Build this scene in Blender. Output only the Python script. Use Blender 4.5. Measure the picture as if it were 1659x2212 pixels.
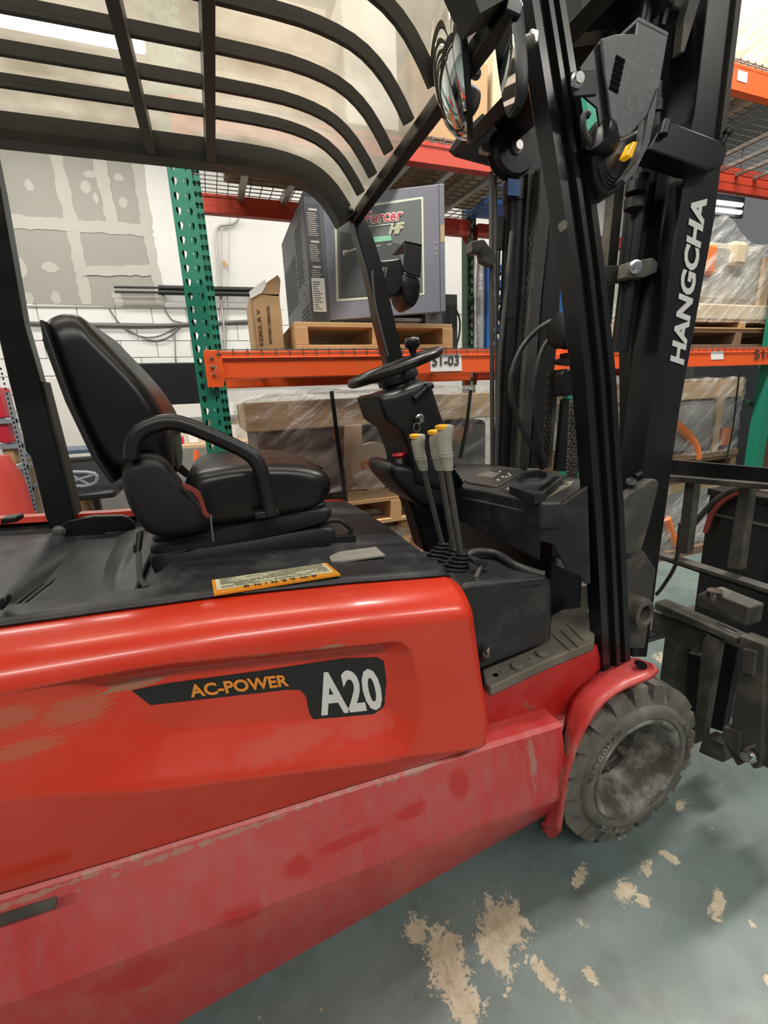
import bpy, bmesh, math, random
from mathutils import Vector, Matrix
random.seed(7)
SC = bpy.context.scene
COL = SC.collection
for o in list(bpy.data.objects): bpy.data.objects.remove(o)

# ------------------------------------------------------------------ camera
F = 956.6; YAW, PIT, ROL, CAMH = 0.34325, 0.24413, 0.04725, 1.25
PPX, PPY = 829.5, 1106.0
fw = Vector((math.sin(YAW)*math.cos(PIT), math.cos(YAW)*math.cos(PIT), -math.sin(PIT)))
_r0 = Vector((math.cos(YAW), -math.sin(YAW), 0)); _d0 = fw.cross(_r0)
cr = _r0*math.cos(ROL) + _d0*math.sin(ROL)
cd = _d0*math.cos(ROL) - _r0*math.sin(ROL)
CAM = Vector((0, 0, CAMH))
cam = bpy.data.cameras.new('camera'); camo = bpy.data.objects.new('camera', cam); COL.objects.link(camo)
M3 = Matrix((cr, -cd, -fw)).transposed()
camo.matrix_world = Matrix.Translation(CAM) @ M3.to_4x4()
cam.sensor_fit = 'VERTICAL'; cam.sensor_height = 36.0; cam.lens = 36.0*F/2212.0
cam.clip_start = 0.02; cam.clip_end = 100
SC.camera = camo

# ------------------------------------------------------------------ world, lights, exposure
w = bpy.data.worlds.new('world'); SC.world = w; w.use_nodes = True
bg = w.node_tree.nodes['Background']; bg.inputs[0].default_value = (0.95, 0.97, 1.0, 1); bg.inputs[1].default_value = 0.15
SC.view_settings.view_transform = 'Standard'; SC.view_settings.look = 'None'
SC.view_settings.exposure = 0.15; SC.view_settings.gamma = 1.0; SC.view_settings.use_curve_mapping = False
LAMPS = [  # x, y, z, length, power
    (-1.9, 1.4, 4.8, 2.4, 175), (.9, 1.4, 4.8, 2.4, 175), (3.7, 1.4, 4.8, 2.4, 150),
    (-2.0, -2.6, 4.8, 2.4, 75), (1.0, -2.6, 4.8, 2.4, 85), (4.0, -2.6, 4.8, 2.4, 75),
    (-1.4, 5.3, 4.5, 2.4, 46), (-4.4, 5.3, 4.5, 2.4, 42), (1.8, 5.3, 4.5, 2.4, 38), (4.8, 5.3, 4.5, 2.4, 40)]
for i, (lx, ly, lz, ll, lp) in enumerate(LAMPS):
    L = bpy.data.lights.new('strip_light_lamp', 'AREA'); L.shape = 'RECTANGLE'; L.size = ll; L.size_y = 0.22; L.energy = lp
    L.color = (1.0, 0.955, 0.88)
    lo = bpy.data.objects.new('strip_light_lamp', L); COL.objects.link(lo); lo.location = (lx, ly, lz-0.075)

# ------------------------------------------------------------------ pixel -> point on a known plane of the calibrated room
def P(u, v, X=None, Y=None, Z=None, N=None):
    k = cr*((u-PPX)/F) + cd*((v-PPY)/F) + fw
    if X is not None: t = (X-CAM.x)/k.x
    elif Y is not None: t = (Y-CAM.y)/k.y
    elif Z is not None: t = (Z-CAM.z)/k.z
    else:
        n, p0 = N; t = (Vector(p0)-CAM).dot(Vector(n))/k.dot(Vector(n))
    return CAM + k*t
def PP(pts, **kw): return [P(u, v, **kw) for u, v in pts]

# ------------------------------------------------------------------ mesh builder
class MB:
    def __init__(s): s.v = []; s.f = []
    def add(s, vs, fs):
        b = len(s.v); s.v += [Vector(q) for q in vs]; s.f += [tuple(i+b for i in f) for f in fs]; return s
    def box(s, c, d, R=None):
        c = Vector(c); hx, hy, hz = d[0]/2, d[1]/2, d[2]/2
        vs = [Vector((x*hx, y*hy, z*hz)) for z in (-1, 1) for y in (-1, 1) for x in (-1, 1)]
        if R: vs = [R @ q for q in vs]
        return s.add([c+q for q in vs], [(0,2,3,1),(4,5,7,6),(0,1,5,4),(2,6,7,3),(0,4,6,2),(1,3,7,5)])
    def b2(s, a, b):
        a = Vector(a); b = Vector(b); return s.box((a+b)/2, [abs(q) for q in (b-a)])
    def prism(s, pts, ext):
        ext = Vector(ext); n = len(pts); pts = [Vector(q) for q in pts]
        return s.add(pts+[q+ext for q in pts], [tuple(range(n-1, -1, -1)), tuple(range(n, 2*n))]+[(i, (i+1) % n, n+(i+1) % n, n+i) for i in range(n)])
    def loft(s, secs, caps=True, closed=True):
        n = len(secs[0]); vs = [q for c in secs for q in c]; fs = []
        for k in range(len(secs)-1):
            for i in range(n if closed else n-1):
                j = (i+1) % n; fs.append((k*n+i, k*n+j, (k+1)*n+j, (k+1)*n+i))
        if caps and closed: fs += [tuple(range(n-1, -1, -1)), tuple(range((len(secs)-1)*n, len(secs)*n))]
        return s.add(vs, fs)
    def tube(s, pts, r, n=8, closed=False, caps=True):
        pts = [Vector(q) for q in pts]; m = len(pts); rr = r if isinstance(r, (list, tuple)) else [r]*m
        secs = []; up = None
        for i, p in enumerate(pts):
            a = pts[i-1] if (i > 0 or closed) else p; b = pts[(i+1) % m] if (i < m-1 or closed) else p
            t = (b-a).normalized()
            if up is None: up = t.orthogonal().normalized()
            up = (up - t*up.dot(t)).normalized(); w2 = t.cross(up)
            secs.append([p + (up*math.cos(2*math.pi*k/n) + w2*math.sin(2*math.pi*k/n))*rr[i] for k in range(n)])
        if closed: secs.append(secs[0]); return s.loft(secs, caps=False)
        return s.loft(secs, caps=caps)
    def cyl(s, a, b, r, n=16, r2=None): return s.tube([a, b], [r, r if r2 is None else r2], n)
    def lathe(s, prof, o, axis, n=32, caps=True):
        o = Vector(o); ax = Vector(axis).normalized(); u = ax.orthogonal().normalized(); v2 = ax.cross(u)
        secs = [[o+ax*h+(u*math.cos(2*math.pi*k/n)+v2*math.sin(2*math.pi*k/n))*r for k in range(n)] for r, h in prof]
        return s.loft(secs, caps=caps)
    def grid(s, rows, thick=None):
        n = len(rows[0]); m = len(rows)
        s.add([q for r in rows for q in r], [(i*n+j, i*n+j+1, (i+1)*n+j+1, (i+1)*n+j) for i in range(m-1) for j in range(n-1)]); return s
    def bar(s, a, b, w_, h_, up=(0, 0, 1)):
        a = Vector(a); b = Vector(b); t = (b-a).normalized(); u = Vector(up); sd = t.cross(u).normalized(); u = sd.cross(t)
        c = [(-1, -1), (1, -1), (1, 1), (-1, 1)]
        return s.loft([[p+sd*(x*w_/2)+u*(y*h_/2) for x, y in c] for p in (a, b)])
    def build(s, name, mat, parent=None, bevel=0, smooth=40, top=False, seg=2, solid=0, sub=0):
        me = bpy.data.meshes.new(name); vs = s.v; off = Vector((0, 0, 0))
        if top and vs:
            off = Vector(((min(q.x for q in vs)+max(q.x for q in vs))/2, (min(q.y for q in vs)+max(q.y for q in vs))/2, min(q.z for q in vs)))
        me.from_pydata([tuple(q-off) for q in vs], [], s.f)
        bm = bmesh.new(); bm.from_mesh(me); bmesh.ops.recalc_face_normals(bm, faces=bm.faces); bm.to_mesh(me); bm.free()
        o = bpy.data.objects.new(name, me); COL.objects.link(o); o.location = off
        me.materials.append(mat)
        if smooth:
            me.polygons.foreach_set('use_smooth', [True]*len(me.polygons)); me.set_sharp_from_angle(angle=math.radians(smooth))
        if solid: md = o.modifiers.new('s', 'SOLIDIFY'); md.thickness = solid; md.offset = -1
        if bevel: md = o.modifiers.new('b', 'BEVEL'); md.width = bevel; md.segments = seg; md.limit_method = 'ANGLE'; md.angle_limit = math.radians(35); md.harden_normals = False
        if sub: md = o.modifiers.new('u', 'SUBSURF'); md.levels = sub; md.render_levels = sub
        if parent: setpar(o, parent)
        return o
def setpar(o, parent):
    o.parent = parent
    w0 = Vector((0, 0, 0)); q = parent
    while q: w0 = w0 + q.location; q = q.parent
    # every root and part keeps rotation 0, so the inverse is one shift
    o.matrix_parent_inverse = Matrix.Translation(-w0) if parent.parent is None else Matrix.Translation(-parent.location)
def thing(name, label, cat, loc=(0, 0, 0), group=None):
    o = bpy.data.objects.new(name, None); COL.objects.link(o); o.location = loc; o.empty_display_size = .1
    return tag(o, label, cat, group)
def tag(o, label, cat, group=None):
    o['label'] = label; o['category'] = cat
    if group: o['group'] = group
    return o
def struct(o): o['kind'] = 'structure'; return o
def inset(pts, k):  # shrink a roughly convex outline about its centroid
    c = sum(pts, Vector((0, 0, 0)))/len(pts); return [c+(q-c)*k for q in pts]
def smoothpoly(pts, it=2):
    pts = [Vector(q) for q in pts]
    for _ in range(it):
        out = []
        for i in range(len(pts)):
            a, b = pts[i], pts[(i+1) % len(pts)]; out += [a*.75+b*.25, a*.25+b*.75]
        pts = out
    return pts
def smoothline(pts, it=2):
    pts = [Vector(q) for q in pts]
    for _ in range(it):
        out = [pts[0]]
        for a, b in zip(pts, pts[1:]): out += [a*.75+b*.25, a*.25+b*.75]
        pts = out+[pts[-1]]
    return pts
def pillow(mb, pts, ext, rnd=.1, n=4):  # outline extruded by ext with rolled-over rims
    ext = Vector(ext); L = ext.length; pts = [Vector(q) for q in pts]; c = sum(pts, Vector((0, 0, 0)))/len(pts)
    R = sum((q-c).length for q in pts)/len(pts); near = []; far = []
    for i in range(n+1):
        t = math.pi/2*i/n; sh = inset(pts, 1-(rnd/R)*(1-math.sin(t))); of = ext*(rnd*(1-math.cos(t))/L)
        near.append([q+of for q in sh]); far.append([q+ext-of for q in sh])
    return mb.loft(near+far[::-1])
def px(mb, pts, Y, d): return mb.prism(PP(pts, Y=Y), (0, d, 0))
def pxX(mb, pts, X, d): return mb.prism(PP(pts, X=X), (d, 0, 0))
def pxZ(mb, pts, Z, d): return mb.prism(PP(pts, Z=Z), (0, 0, d))

# text laid into the parallelogram bl, br, tl
def text_on(name, s, bl, br, tl, mat, parent, n=None, depth=.0012, bold=.02, space=1.0, shear=0.0):
    cu = bpy.data.curves.new(name, 'FONT'); cu.body = s; cu.size = 1; cu.offset = bold; cu.resolution_u = 3; cu.space_character = space; cu.shear = shear
    o = bpy.data.objects.new(name, cu); COL.objects.link(o); bpy.context.view_layer.update()
    me = bpy.data.meshes.new_from_object(o.evaluated_get(bpy.context.evaluated_depsgraph_get())); bpy.data.objects.remove(o); bpy.data.curves.remove(cu)
    xs = [q.co.x for q in me.vertices]; ys = [q.co.y for q in me.vertices]; x0, x1, y0, y1 = min(xs), max(xs), min(ys), max(ys)
    bl, br, tl = Vector(bl), Vector(br), Vector(tl); ax, ay = br-bl, tl-bl; nn = ax.cross(ay).normalized()
    if nn.dot(CAM-bl) < 0: nn = -nn
    mb = MB(); vs = [bl+ax*((q.co.x-x0)/(x1-x0))+ay*((q.co.y-y0)/(y1-y0))+nn*depth for q in me.vertices]
    mb.add(vs, [tuple(p.vertices) for p in me.polygons]); bpy.data.meshes.remove(me)
    o = mb.build(name, mat, parent, smooth=0); md = o.modifiers.new('s', 'SOLIDIFY'); md.thickness = depth; md.offset = 0
    return o

# ------------------------------------------------------------------ materials
def pm(name, col, rough=.5, metal=0.0, var=.12, scale=6, bump=.0, bscale=60, dust=None, spec=.5, coat=0, scratch=None, stretch=None, emit=None, sheen=0):
    m = bpy.data.materials.new(name); m.use_nodes = True; nt = m.node_tree; N = nt.nodes; L = nt.links
    b = N['Principled BSDF']; b.inputs['Roughness'].default_value = rough; b.inputs['Metallic'].default_value = metal
    b.inputs['Specular IOR Level'].default_value = spec; b.inputs['Coat Weight'].default_value = coat; b.inputs['Coat Roughness'].default_value = .12
    tc = N.new('ShaderNodeTexCoord'); src = tc.outputs['Object']
    if stretch:
        mp = N.new('ShaderNodeMapping'); mp.inputs['Scale'].default_value = stretch; L.new(src, mp.inputs[0]); src2 = mp.outputs[0]
    else: src2 = src
    n1 = N.new('ShaderNodeTexNoise'); n1.inputs['Scale'].default_value = scale; n1.inputs['Detail'].default_value = 6; n1.inputs['Roughness'].default_value = .65; L.new(src2, n1.inputs['Vector'])
    mx = N.new('ShaderNodeMix'); mx.data_type = 'RGBA'; mx.blend_type = 'MIX'
    c = Vector(col[:3]); a = c*(1-var); bb = c*(1+var)
    mx.inputs[6].default_value = (*a, 1); mx.inputs[7].default_value = (*[min(1, q) for q in bb], 1)
    L.new(n1.outputs['Fac'], mx.inputs[0]); out = mx.outputs[2]
    def layer(out, colr, amount, sc, lo, hi, strx=None, detail=8, rg=None):
        s2 = src
        if strx:
            mp2 = N.new('ShaderNodeMapping'); mp2.inputs['Scale'].default_value = strx; L.new(src, mp2.inputs[0]); s2 = mp2.outputs[0]
        nn = N.new('ShaderNodeTexNoise'); nn.inputs['Scale'].default_value = sc; nn.inputs['Detail'].default_value = detail; nn.inputs['Roughness'].default_value = .7; L.new(s2, nn.inputs['Vector'])
        rp = N.new('ShaderNodeMapRange'); rp.inputs[1].default_value = lo; rp.inputs[2].default_value = hi; rp.inputs[4].default_value = amount; L.new(nn.outputs['Fac'], rp.inputs[0])
        m2 = N.new('ShaderNodeMix'); m2.data_type = 'RGBA'; L.new(rp.outputs[0], m2.inputs[0]); L.new(out, m2.inputs[6]); m2.inputs[7].default_value = (*colr, 1)
        return m2.outputs[2]
    if dust:
        for dd in (dust if isinstance(dust, list) else [dust]): out = layer(out, *dd)
    L.new(out, b.inputs['Base Color'])
    if bump:
        n3 = N.new('ShaderNodeTexNoise'); n3.inputs['Scale'].default_value = bscale; n3.inputs['Detail'].default_value = 4; L.new(src2, n3.inputs['Vector'])
        bp = N.new('ShaderNodeBump'); bp.inputs['Strength'].default_value = bump; bp.inputs['Distance'].default_value = .01; L.new(n3.outputs['Fac'], bp.inputs['Height']); L.new(bp.outputs[0], b.inputs['Normal'])
    if emit: b.inputs['Emission Color'].default_value = (*emit[0], 1); b.inputs['Emission Strength'].default_value = emit[1]
    return m
DUSTC = (.30, .26, .20)
M = {}
M['red'] = pm('red_paint', (.66, .036, .011), .30, var=.10, scale=3, dust=[((.72, .10, .07), .5, 3.0, .50, .80), ((.36, .20, .10), .7, 9, .70, .76, (1.2, 1, 14))], coat=.35)
M['red_low'] = pm('red_paint_dusty', (.50, .022, .024), .42, var=.12, scale=4, dust=[((.58, .12, .11), .75, 2.2, .36, .72), ((.45, .20, .17), .35, 40, .45, .75, (1, 1, .25)), ((.34, .25, .17), .8, 12, .66, .74, (1, 1, 5))], coat=.12)
M['red_frame'] = pm('red_paint_dirty', (.46, .014, .014), .45, var=.15, scale=6, dust=[((.50, .10, .08), .6, 5, .42, .75), ((.20, .15, .10), .8, 18, .60, .70)])
M['black_paint'] = pm('black_paint', (.006, .006, .0065), .34, var=.3, scale=5, dust=[((.030, .029, .027), .4, 6, .5, .9, (3, 3, .5)), (DUSTC, .35, 40, .72, .80, (1, 1, .3))], coat=.12)
M['black_steel'] = pm('black_steel', (.007, .007, .007), .48, var=.3, scale=6, dust=[((.035, .032, .028), .5, 5, .44, .8, (3, 3, .4)), (DUSTC, .5, 30, .70, .76)], bump=.05)
M['dirty_steel'] = pm('dirty_steel', (.058, .053, .046), .60, var=.35, scale=10, dust=[((.20, .175, .14), .8, 8, .45, .75), ((.02, .02, .02), .6, 14, .55, .7)], bump=.12)
M['black_plastic'] = pm('black_plastic', (.008, .008, .0085), .38, var=.2, scale=8, bump=.04, bscale=400, dust=((.04, .038, .035), .5, 7, .5, .85))
M['grey_plastic'] = pm('dusty_plastic', (.016, .016, .017), .45, var=.25, scale=8, bump=.05, bscale=300, dust=[((.09, .086, .08), .7, 10, .48, .80), ((.33, .31, .28), .6, 40, .68, .76)])
M['leather'] = pm('black_vinyl', (.0065, .006, .006), .33, var=.2, scale=7, bump=.03, bscale=700, spec=.5)
M['seat_plastic'] = pm('seat_plastic', (.009, .008, .008), .50, var=.2, scale=7, bump=.05, bscale=500)
M['rubber_mat'] = pm('rubber_mat', (.026, .026, .030), .38, var=.25, scale=5, bump=.03, bscale=200, dust=[((.11, .11, .115), .6, 4, .45, .8), ((.26, .25, .23), .45, 22, .66, .78)])
M['hood_black'] = pm('hood_black', (.020, .020, .023), .45, var=.3, scale=9, bump=.05, bscale=250, dust=[((.13, .127, .12), .7, 7, .48, .8), ((.28, .26, .23), .5, 30, .65, .78, (.4, 1, 1))])
M['tread_rubber'] = pm('tyre_rubber', (.105, .097, .084), .72, var=.25, scale=20, bump=.1, bscale=80, dust=[((.23, .21, .175), .75, 14, .42, .72)])
M['hub'] = pm('wheel_hub', (.045, .037, .030), .6, var=.4, scale=16, bump=.1)
M['rim'] = pm('rim_steel', (.085, .075, .062), .6, var=.4, scale=16, bump=.15, dust=[((.36, .335, .30), .9, 10, .44, .62), ((.02, .018, .015), .7, 16, .55, .72)])
M['ledge'] = pm('dusty_red_ledge', (.45, .05, .045), .6, var=.2, scale=8, dust=[((.40, .33, .25), .9, 9, .42, .62), ((.55, .10, .09), .6, 14, .55, .7)], bump=.1)
M['step_mat'] = pm('step_mat', (.14, .125, .100), .7, var=.2, scale=18, bump=.08, bscale=120, dust=((.24, .22, .19), .6, 12, .48, .75))
M['chrome'] = pm('chrome', (.75, .75, .76), .18, 1.0, var=.05)
M['zinc'] = pm('zinc_bolt', (.42, .41, .39), .35, .9, var=.15, scale=40)
M['steel_edge'] = pm('bright_steel', (.35, .34, .32), .4, .8, var=.2)
M['mirror'] = pm('mirror_glass', (.88, .88, .87), .03, 1.0, var=.02)
M['decal_black'] = pm('decal_black', (.014, .012, .012), .4, var=.1)
M['void'] = pm('void_black', (.003, .003, .003), .9, spec=.1)
M['white_ink'] = pm('white_ink', (.72, .71, .68), .5, var=.08, scale=30)
M['orange_ink'] = pm('orange_ink', (.80, .28, .035), .5, var=.06)
M['label_orange'] = pm('label_orange', (.80, .30, .02), .45, var=.05)
M['label_cream'] = pm('label_cream', (.72, .68, .46), .5, var=.05)
M['dark_ink'] = pm('dark_ink', (.05, .04, .03), .5)
M['grey_ink'] = pm('grey_ink', (.33, .32, .24), .6)
M['knob'] = pm('knob_grey', (.40, .385, .32), .38, var=.08, dust=((.25, .23, .18), .5, 14, .5, .8))
M['yellow'] = pm('yellow_cap', (.85, .42, .02), .4)
M['red_plastic'] = pm('red_plastic', (.60, .02, .03), .35)
M['red_strap'] = pm('red_strap', (.22, .035, .025), .5)
M['amber'] = pm('amber_lens', (.95, .50, .01), .2, emit=((.95, .45, .02), .25))
M['lamp_metal'] = pm('lamp_guard_metal', (.085, .088, .092), .45, .25, var=.3, scale=14, bump=.06, dust=((.20, .20, .20), .6, 60, .5, .75))
M['bar_grey'] = pm('guard_paint', (.030, .027, .022), .5, var=.2, scale=6, dust=((.075, .065, .05), .6, 5, .45, .8))
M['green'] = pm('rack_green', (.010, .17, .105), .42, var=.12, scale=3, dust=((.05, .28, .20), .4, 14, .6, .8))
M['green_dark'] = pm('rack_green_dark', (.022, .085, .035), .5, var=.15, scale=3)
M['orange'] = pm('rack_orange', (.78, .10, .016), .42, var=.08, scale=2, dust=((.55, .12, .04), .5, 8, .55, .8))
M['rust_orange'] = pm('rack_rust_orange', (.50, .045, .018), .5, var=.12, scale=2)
M['wire'] = pm('zinc_wire', (.42, .40, .37), .45, .5, var=.15)
M['wood'] = pm('pine_wood', (.47, .29, .13), .7, var=.25, scale=4, stretch=(2, 14, 14), bump=.08)
M['wood_dark'] = pm('old_wood', (.16, .10, .055), .75, var=.3, scale=4, stretch=(2, 14, 14), bump=.08)
M['plywood'] = pm('plywood', (.56, .40, .24), .65, var=.12, scale=3, stretch=(8, 8, 1))
M['cardboard'] = pm('cardboard', (.40, .25, .12), .75, var=.10, scale=5)
M['cardboard_light'] = pm('cardboard_light', (.40, .275, .145), .75, var=.10, scale=5)
M['paper'] = pm('paper', (.78, .78, .76), .6, var=.04)
M['charger_grey'] = pm('charger_grey', (.088, .092, .105), .45, var=.06, scale=5, bump=.04, bscale=500)
M['charger_door'] = pm('charger_door', (.155, .157, .195), .45, var=.06, scale=5, bump=.04, bscale=500)
M['charger_panel'] = pm('charger_panel', (.105, .118, .118), .45, var=.12, scale=6)
M['charger_dark'] = pm('charger_dark', (.045, .048, .050), .45, var=.10, scale=30)
M['cream_line'] = pm('cream_line', (.62, .62, .48), .5)
M['sage'] = pm('sage_print', (.38, .40, .24), .5)
M['logo_red'] = pm('logo_red', (.52, .03, .05), .45)
M['lcd'] = pm('lcd_green', (.19, .46, .30), .3)
M['blue'] = pm('blue_plastic', (.035, .17, .52), .45, var=.1)
M['silver_film'] = pm('silver_film', (.62, .62, .62), .28, .55, var=.2, scale=12, bump=.4, bscale=22)
M['machine_grey'] = pm('machine_grey', (.10, .095, .085), .5, var=.4, scale=5, dust=[((.55, .20, .06), .8, 2.6, .58, .62), ((.30, .27, .21), .7, 6, .5, .7)])
M['goods_tan'] = pm('goods_tan', (.34, .31, .26), .55, var=.35, scale=6, dust=((.12, .11, .10), .7, 5, .5, .7))
M['goods_grey'] = pm('goods_grey', (.22, .215, .20), .5, var=.35, scale=5, dust=[((.10, .10, .095), .7, 6, .5, .7), ((.5, .22, .1), .6, 2.5, .60, .66)])
M['machine_orange'] = pm('machine_orange', (.65, .17, .04), .5, var=.15)
M['kraft'] = pm('kraft_wrap', (.52, .42, .28), .6, var=.15, scale=5, bump=.3, bscale=9)
M['tv'] = pm('tv_screen', (.012, .012, .014), .18, var=.1)
M['white_board'] = pm('white_board', (.66, .65, .60), .4, var=.04)
M['shelf_grey'] = pm('shelf_grey', (.22, .23, .26), .5, .2)
M['bin_red'] = pm('bin_red', (.50, .012, .030), .4)
M['drum_red'] = pm('drum_red', (.42, .035, .025), .5, var=.15)
M['cone_orange'] = pm('cone_orange', (.85, .14, .03), .5)
M['grey_trim'] = pm('grey_trim', (.30, .29, .26), .6)
M['cable'] = pm('cable_grey', (.13, .13, .125), .6)
M['hose'] = pm('hose_rubber', (.022, .022, .022), .5, dust=((.09, .085, .08), .6, 20, .45, .75))
M['deck_wire'] = pm('dull_zinc_wire', (.15, .14, .125), .5, .4, var=.15)
M['taupe'] = pm('dusty_rod', (.085, .080, .074), .5, .2, var=.2)
M['screen_grey'] = pm('display_grey', (.045, .040, .036), .35)
M['concrete_pad'] = pm('back_floor', (.30, .28, .22), .6)

def patches(m, spots, colr, amt=.8, nscale=(4, 4, 4), lo=.0, hi=.35, namp=1.2):  # wiped or scraped patches with their own place on the panel
    nt = m.node_tree; N = nt.nodes; L = nt.links; b = N['Principled BSDF']; lk = b.inputs['Base Color'].links[0]; out = lk.from_socket
    tc = N.new('ShaderNodeTexCoord'); mp = N.new('ShaderNodeMapping'); mp.inputs['Scale'].default_value = nscale; L.new(tc.outputs['Object'], mp.inputs[0])
    n = N.new('ShaderNodeTexNoise'); n.inputs['Scale'].default_value = 6; n.inputs['Detail'].default_value = 6; L.new(mp.outputs[0], n.inputs['Vector'])
    acc = None
    for (u, v, Y, rx, rz) in spots:
        c = P(u, v, Y=Y); m1 = N.new('ShaderNodeMapping'); m1.vector_type = 'TEXTURE'; m1.inputs['Location'].default_value = c; m1.inputs['Scale'].default_value = (rx, .2, rz); L.new(tc.outputs['Object'], m1.inputs[0])
        ln = N.new('ShaderNodeVectorMath'); ln.operation = 'LENGTH'; L.new(m1.outputs[0], ln.inputs[0])
        s = N.new('ShaderNodeMath'); s.operation = 'SUBTRACT'; s.inputs[0].default_value = 1; L.new(ln.outputs['Value'], s.inputs[1])
        if acc is None: acc = s.outputs[0]
        else:
            q = N.new('ShaderNodeMath'); q.operation = 'MAXIMUM'; L.new(acc, q.inputs[0]); L.new(s.outputs[0], q.inputs[1]); acc = q.outputs[0]
    k = N.new('ShaderNodeMath'); k.operation = 'MULTIPLY_ADD'; k.inputs[1].default_value = namp; L.new(n.outputs['Fac'], k.inputs[0]); L.new(acc, k.inputs[2])
    r = N.new('ShaderNodeMapRange'); r.inputs[1].default_value = lo+namp*.5; r.inputs[2].default_value = hi+namp*.5; r.inputs[4].default_value = amt; L.new(k.outputs[0], r.inputs[0])
    x = N.new('ShaderNodeMix'); x.data_type = 'RGBA'; L.new(r.outputs[0], x.inputs[0]); L.new(out, x.inputs[6]); x.inputs[7].default_value = (*colr, 1); L.new(x.outputs[2], b.inputs['Base Color'])
patches(M['red'], [(170, 1540, .73, .10, .055), (60, 1610, .73, .10, .03), (20, 1545, .73, .08, .04)], (.40, .19, .10), .45, (1.6, 1.6, 90), .52, .60, 1.5)
patches(M['red'], [(560, 1415, .73, .03, .008), (690, 1398, .73, .05, .006), (280, 1500, .73, .05, .01)], (.30, .20, .12), .7, (8, 8, 30), .1, .2, 1.0)
patches(M['red'], [(640, 1620, .71, .14, .03), (800, 1590, .71, .08, .03)], (.62, .12, .09), .5, (9, 9, 9), .0, .5, 1.4)
patches(M['red_low'], [(985, 1690, .74, .035, .045), (880, 1740, .74, .05, .02), (640, 1850, .74, .04, .03), (1020, 1900, .74, .05, .03), (520, 1940, .74, .05, .03), (300, 2080, .73, .08, .05), (740, 1800, .74, .10, .015)], (.50, .018, .014), .75, (5, 5, 5), .0, .4, 1.0)
patches(M['red_low'], [(1140, 1640, .745, .018, .09), (1200, 1700, .745, .02, .12), (1215, 1600, .76, .03, .05)], (.36, .24, .18), .6, (12, 12, 5), .25, .6, 1.6)
patches(M['red_low'], [(500, 1800, .742, .5, .012), (900, 1668, .742, .2, .012), (100, 1925, .742, .3, .012)], (.38, .28, .22), .6, (9, 9, 9), .55, .80, 2.0)

def film(name, alpha=.35, tint=(.9, .9, .88), rough=.12):  # stretch wrap: a thin clear film with wrinkles
    m = bpy.data.materials.new(name); m.use_nodes = True; nt = m.node_tree; N = nt.nodes; L = nt.links
    out = N['Material Output']; b = N['Principled BSDF']; b.inputs['Base Color'].default_value = (*tint, 1); b.inputs['Roughness'].default_value = rough
    tr = N.new('ShaderNodeBsdfTransparent'); mx = N.new('ShaderNodeMixShader')
    tc = N.new('ShaderNodeTexCoord'); mp = N.new('ShaderNodeMapping'); mp0 = N.new('ShaderNodeMapping'); mp0.inputs['Rotation'].default_value = (0, .62, 0); L.new(tc.outputs['Object'], mp0.inputs[0]); mp.inputs['Scale'].default_value = (2.2, 5, 13); L.new(mp0.outputs[0], mp.inputs[0])
    n = N.new('ShaderNodeTexNoise'); n.inputs['Scale'].default_value = 2.2; n.inputs['Detail'].default_value = 6; L.new(mp.outputs[0], n.inputs['Vector'])
    rp = N.new('ShaderNodeMapRange'); rp.inputs[1].default_value = .45; rp.inputs[2].default_value = .75; rp.inputs[3].default_value = alpha*.45; rp.inputs[4].default_value = min(1, alpha*2.8); L.new(n.outputs['Fac'], rp.inputs[0])
    L.new(rp.outputs[0], mx.inputs[0]); L.new(tr.outputs[0], mx.inputs[1]); L.new(b.outputs[0], mx.inputs[2]); L.new(mx.outputs[0], out.inputs[0])
    n2 = N.new('ShaderNodeTexNoise'); n2.inputs['Scale'].default_value = 70; n2.inputs['Detail'].default_value = 3; L.new(tc.outputs['Object'], n2.inputs['Vector'])
    ad = N.new('ShaderNodeMath'); ad.operation = 'MULTIPLY_ADD'; ad.inputs[1].default_value = .35; L.new(n2.outputs['Fac'], ad.inputs[0]); L.new(n.outputs['Fac'], ad.inputs[2])
    bp = N.new('ShaderNodeBump'); bp.inputs['Strength'].default_value = .8; bp.inputs['Distance'].default_value = .03; L.new(ad.outputs[0], bp.inputs['Height']); L.new(bp.outputs[0], b.inputs['Normal'])
    return m
M['film'] = film('stretch_film', .17)
M['film_thick'] = film('bubble_film', .62, (.62, .60, .56))

def roofmat():
    m = bpy.data.materials.new('roof_sheet'); m.use_nodes = True; nt = m.node_tree; N = nt.nodes; L = nt.links
    out = N['Material Output']; b = N['Principled BSDF']; b.inputs['Roughness'].default_value = .35
    tc = N.new('ShaderNodeTexCoord'); n = N.new('ShaderNodeTexNoise'); n.inputs['Scale'].default_value = 7; n.inputs['Detail'].default_value = 7; L.new(tc.outputs['Object'], n.inputs['Vector'])
    r = N.new('ShaderNodeValToRGB'); e = r.color_ramp.elements; e[0].position = .30; e[0].color = (.19, .165, .125, 1); e[1].position = .60; e[1].color = (.32, .295, .245, 1); L.new(n.outputs['Fac'], r.inputs[0])
    tl = N.new('ShaderNodeBsdfTranslucent'); L.new(r.outputs[0], tl.inputs[0]); L.new(r.outputs[0], b.inputs['Base Color'])
    tp = N.new('ShaderNodeBsdfTransparent'); tp.inputs[0].default_value = (.9, .88, .82, 1)
    m1 = N.new('ShaderNodeMixShader'); m1.inputs[0].default_value = .62; L.new(b.outputs[0], m1.inputs[1]); L.new(tl.outputs[0], m1.inputs[2])
    m2 = N.new('ShaderNodeMixShader'); m2.inputs[0].default_value = .20; L.new(m1.outputs[0], m2.inputs[1]); L.new(tp.outputs[0], m2.inputs[2]); L.new(m2.outputs[0], out.inputs[0])
    return m
M['roof'] = roofmat()

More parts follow.
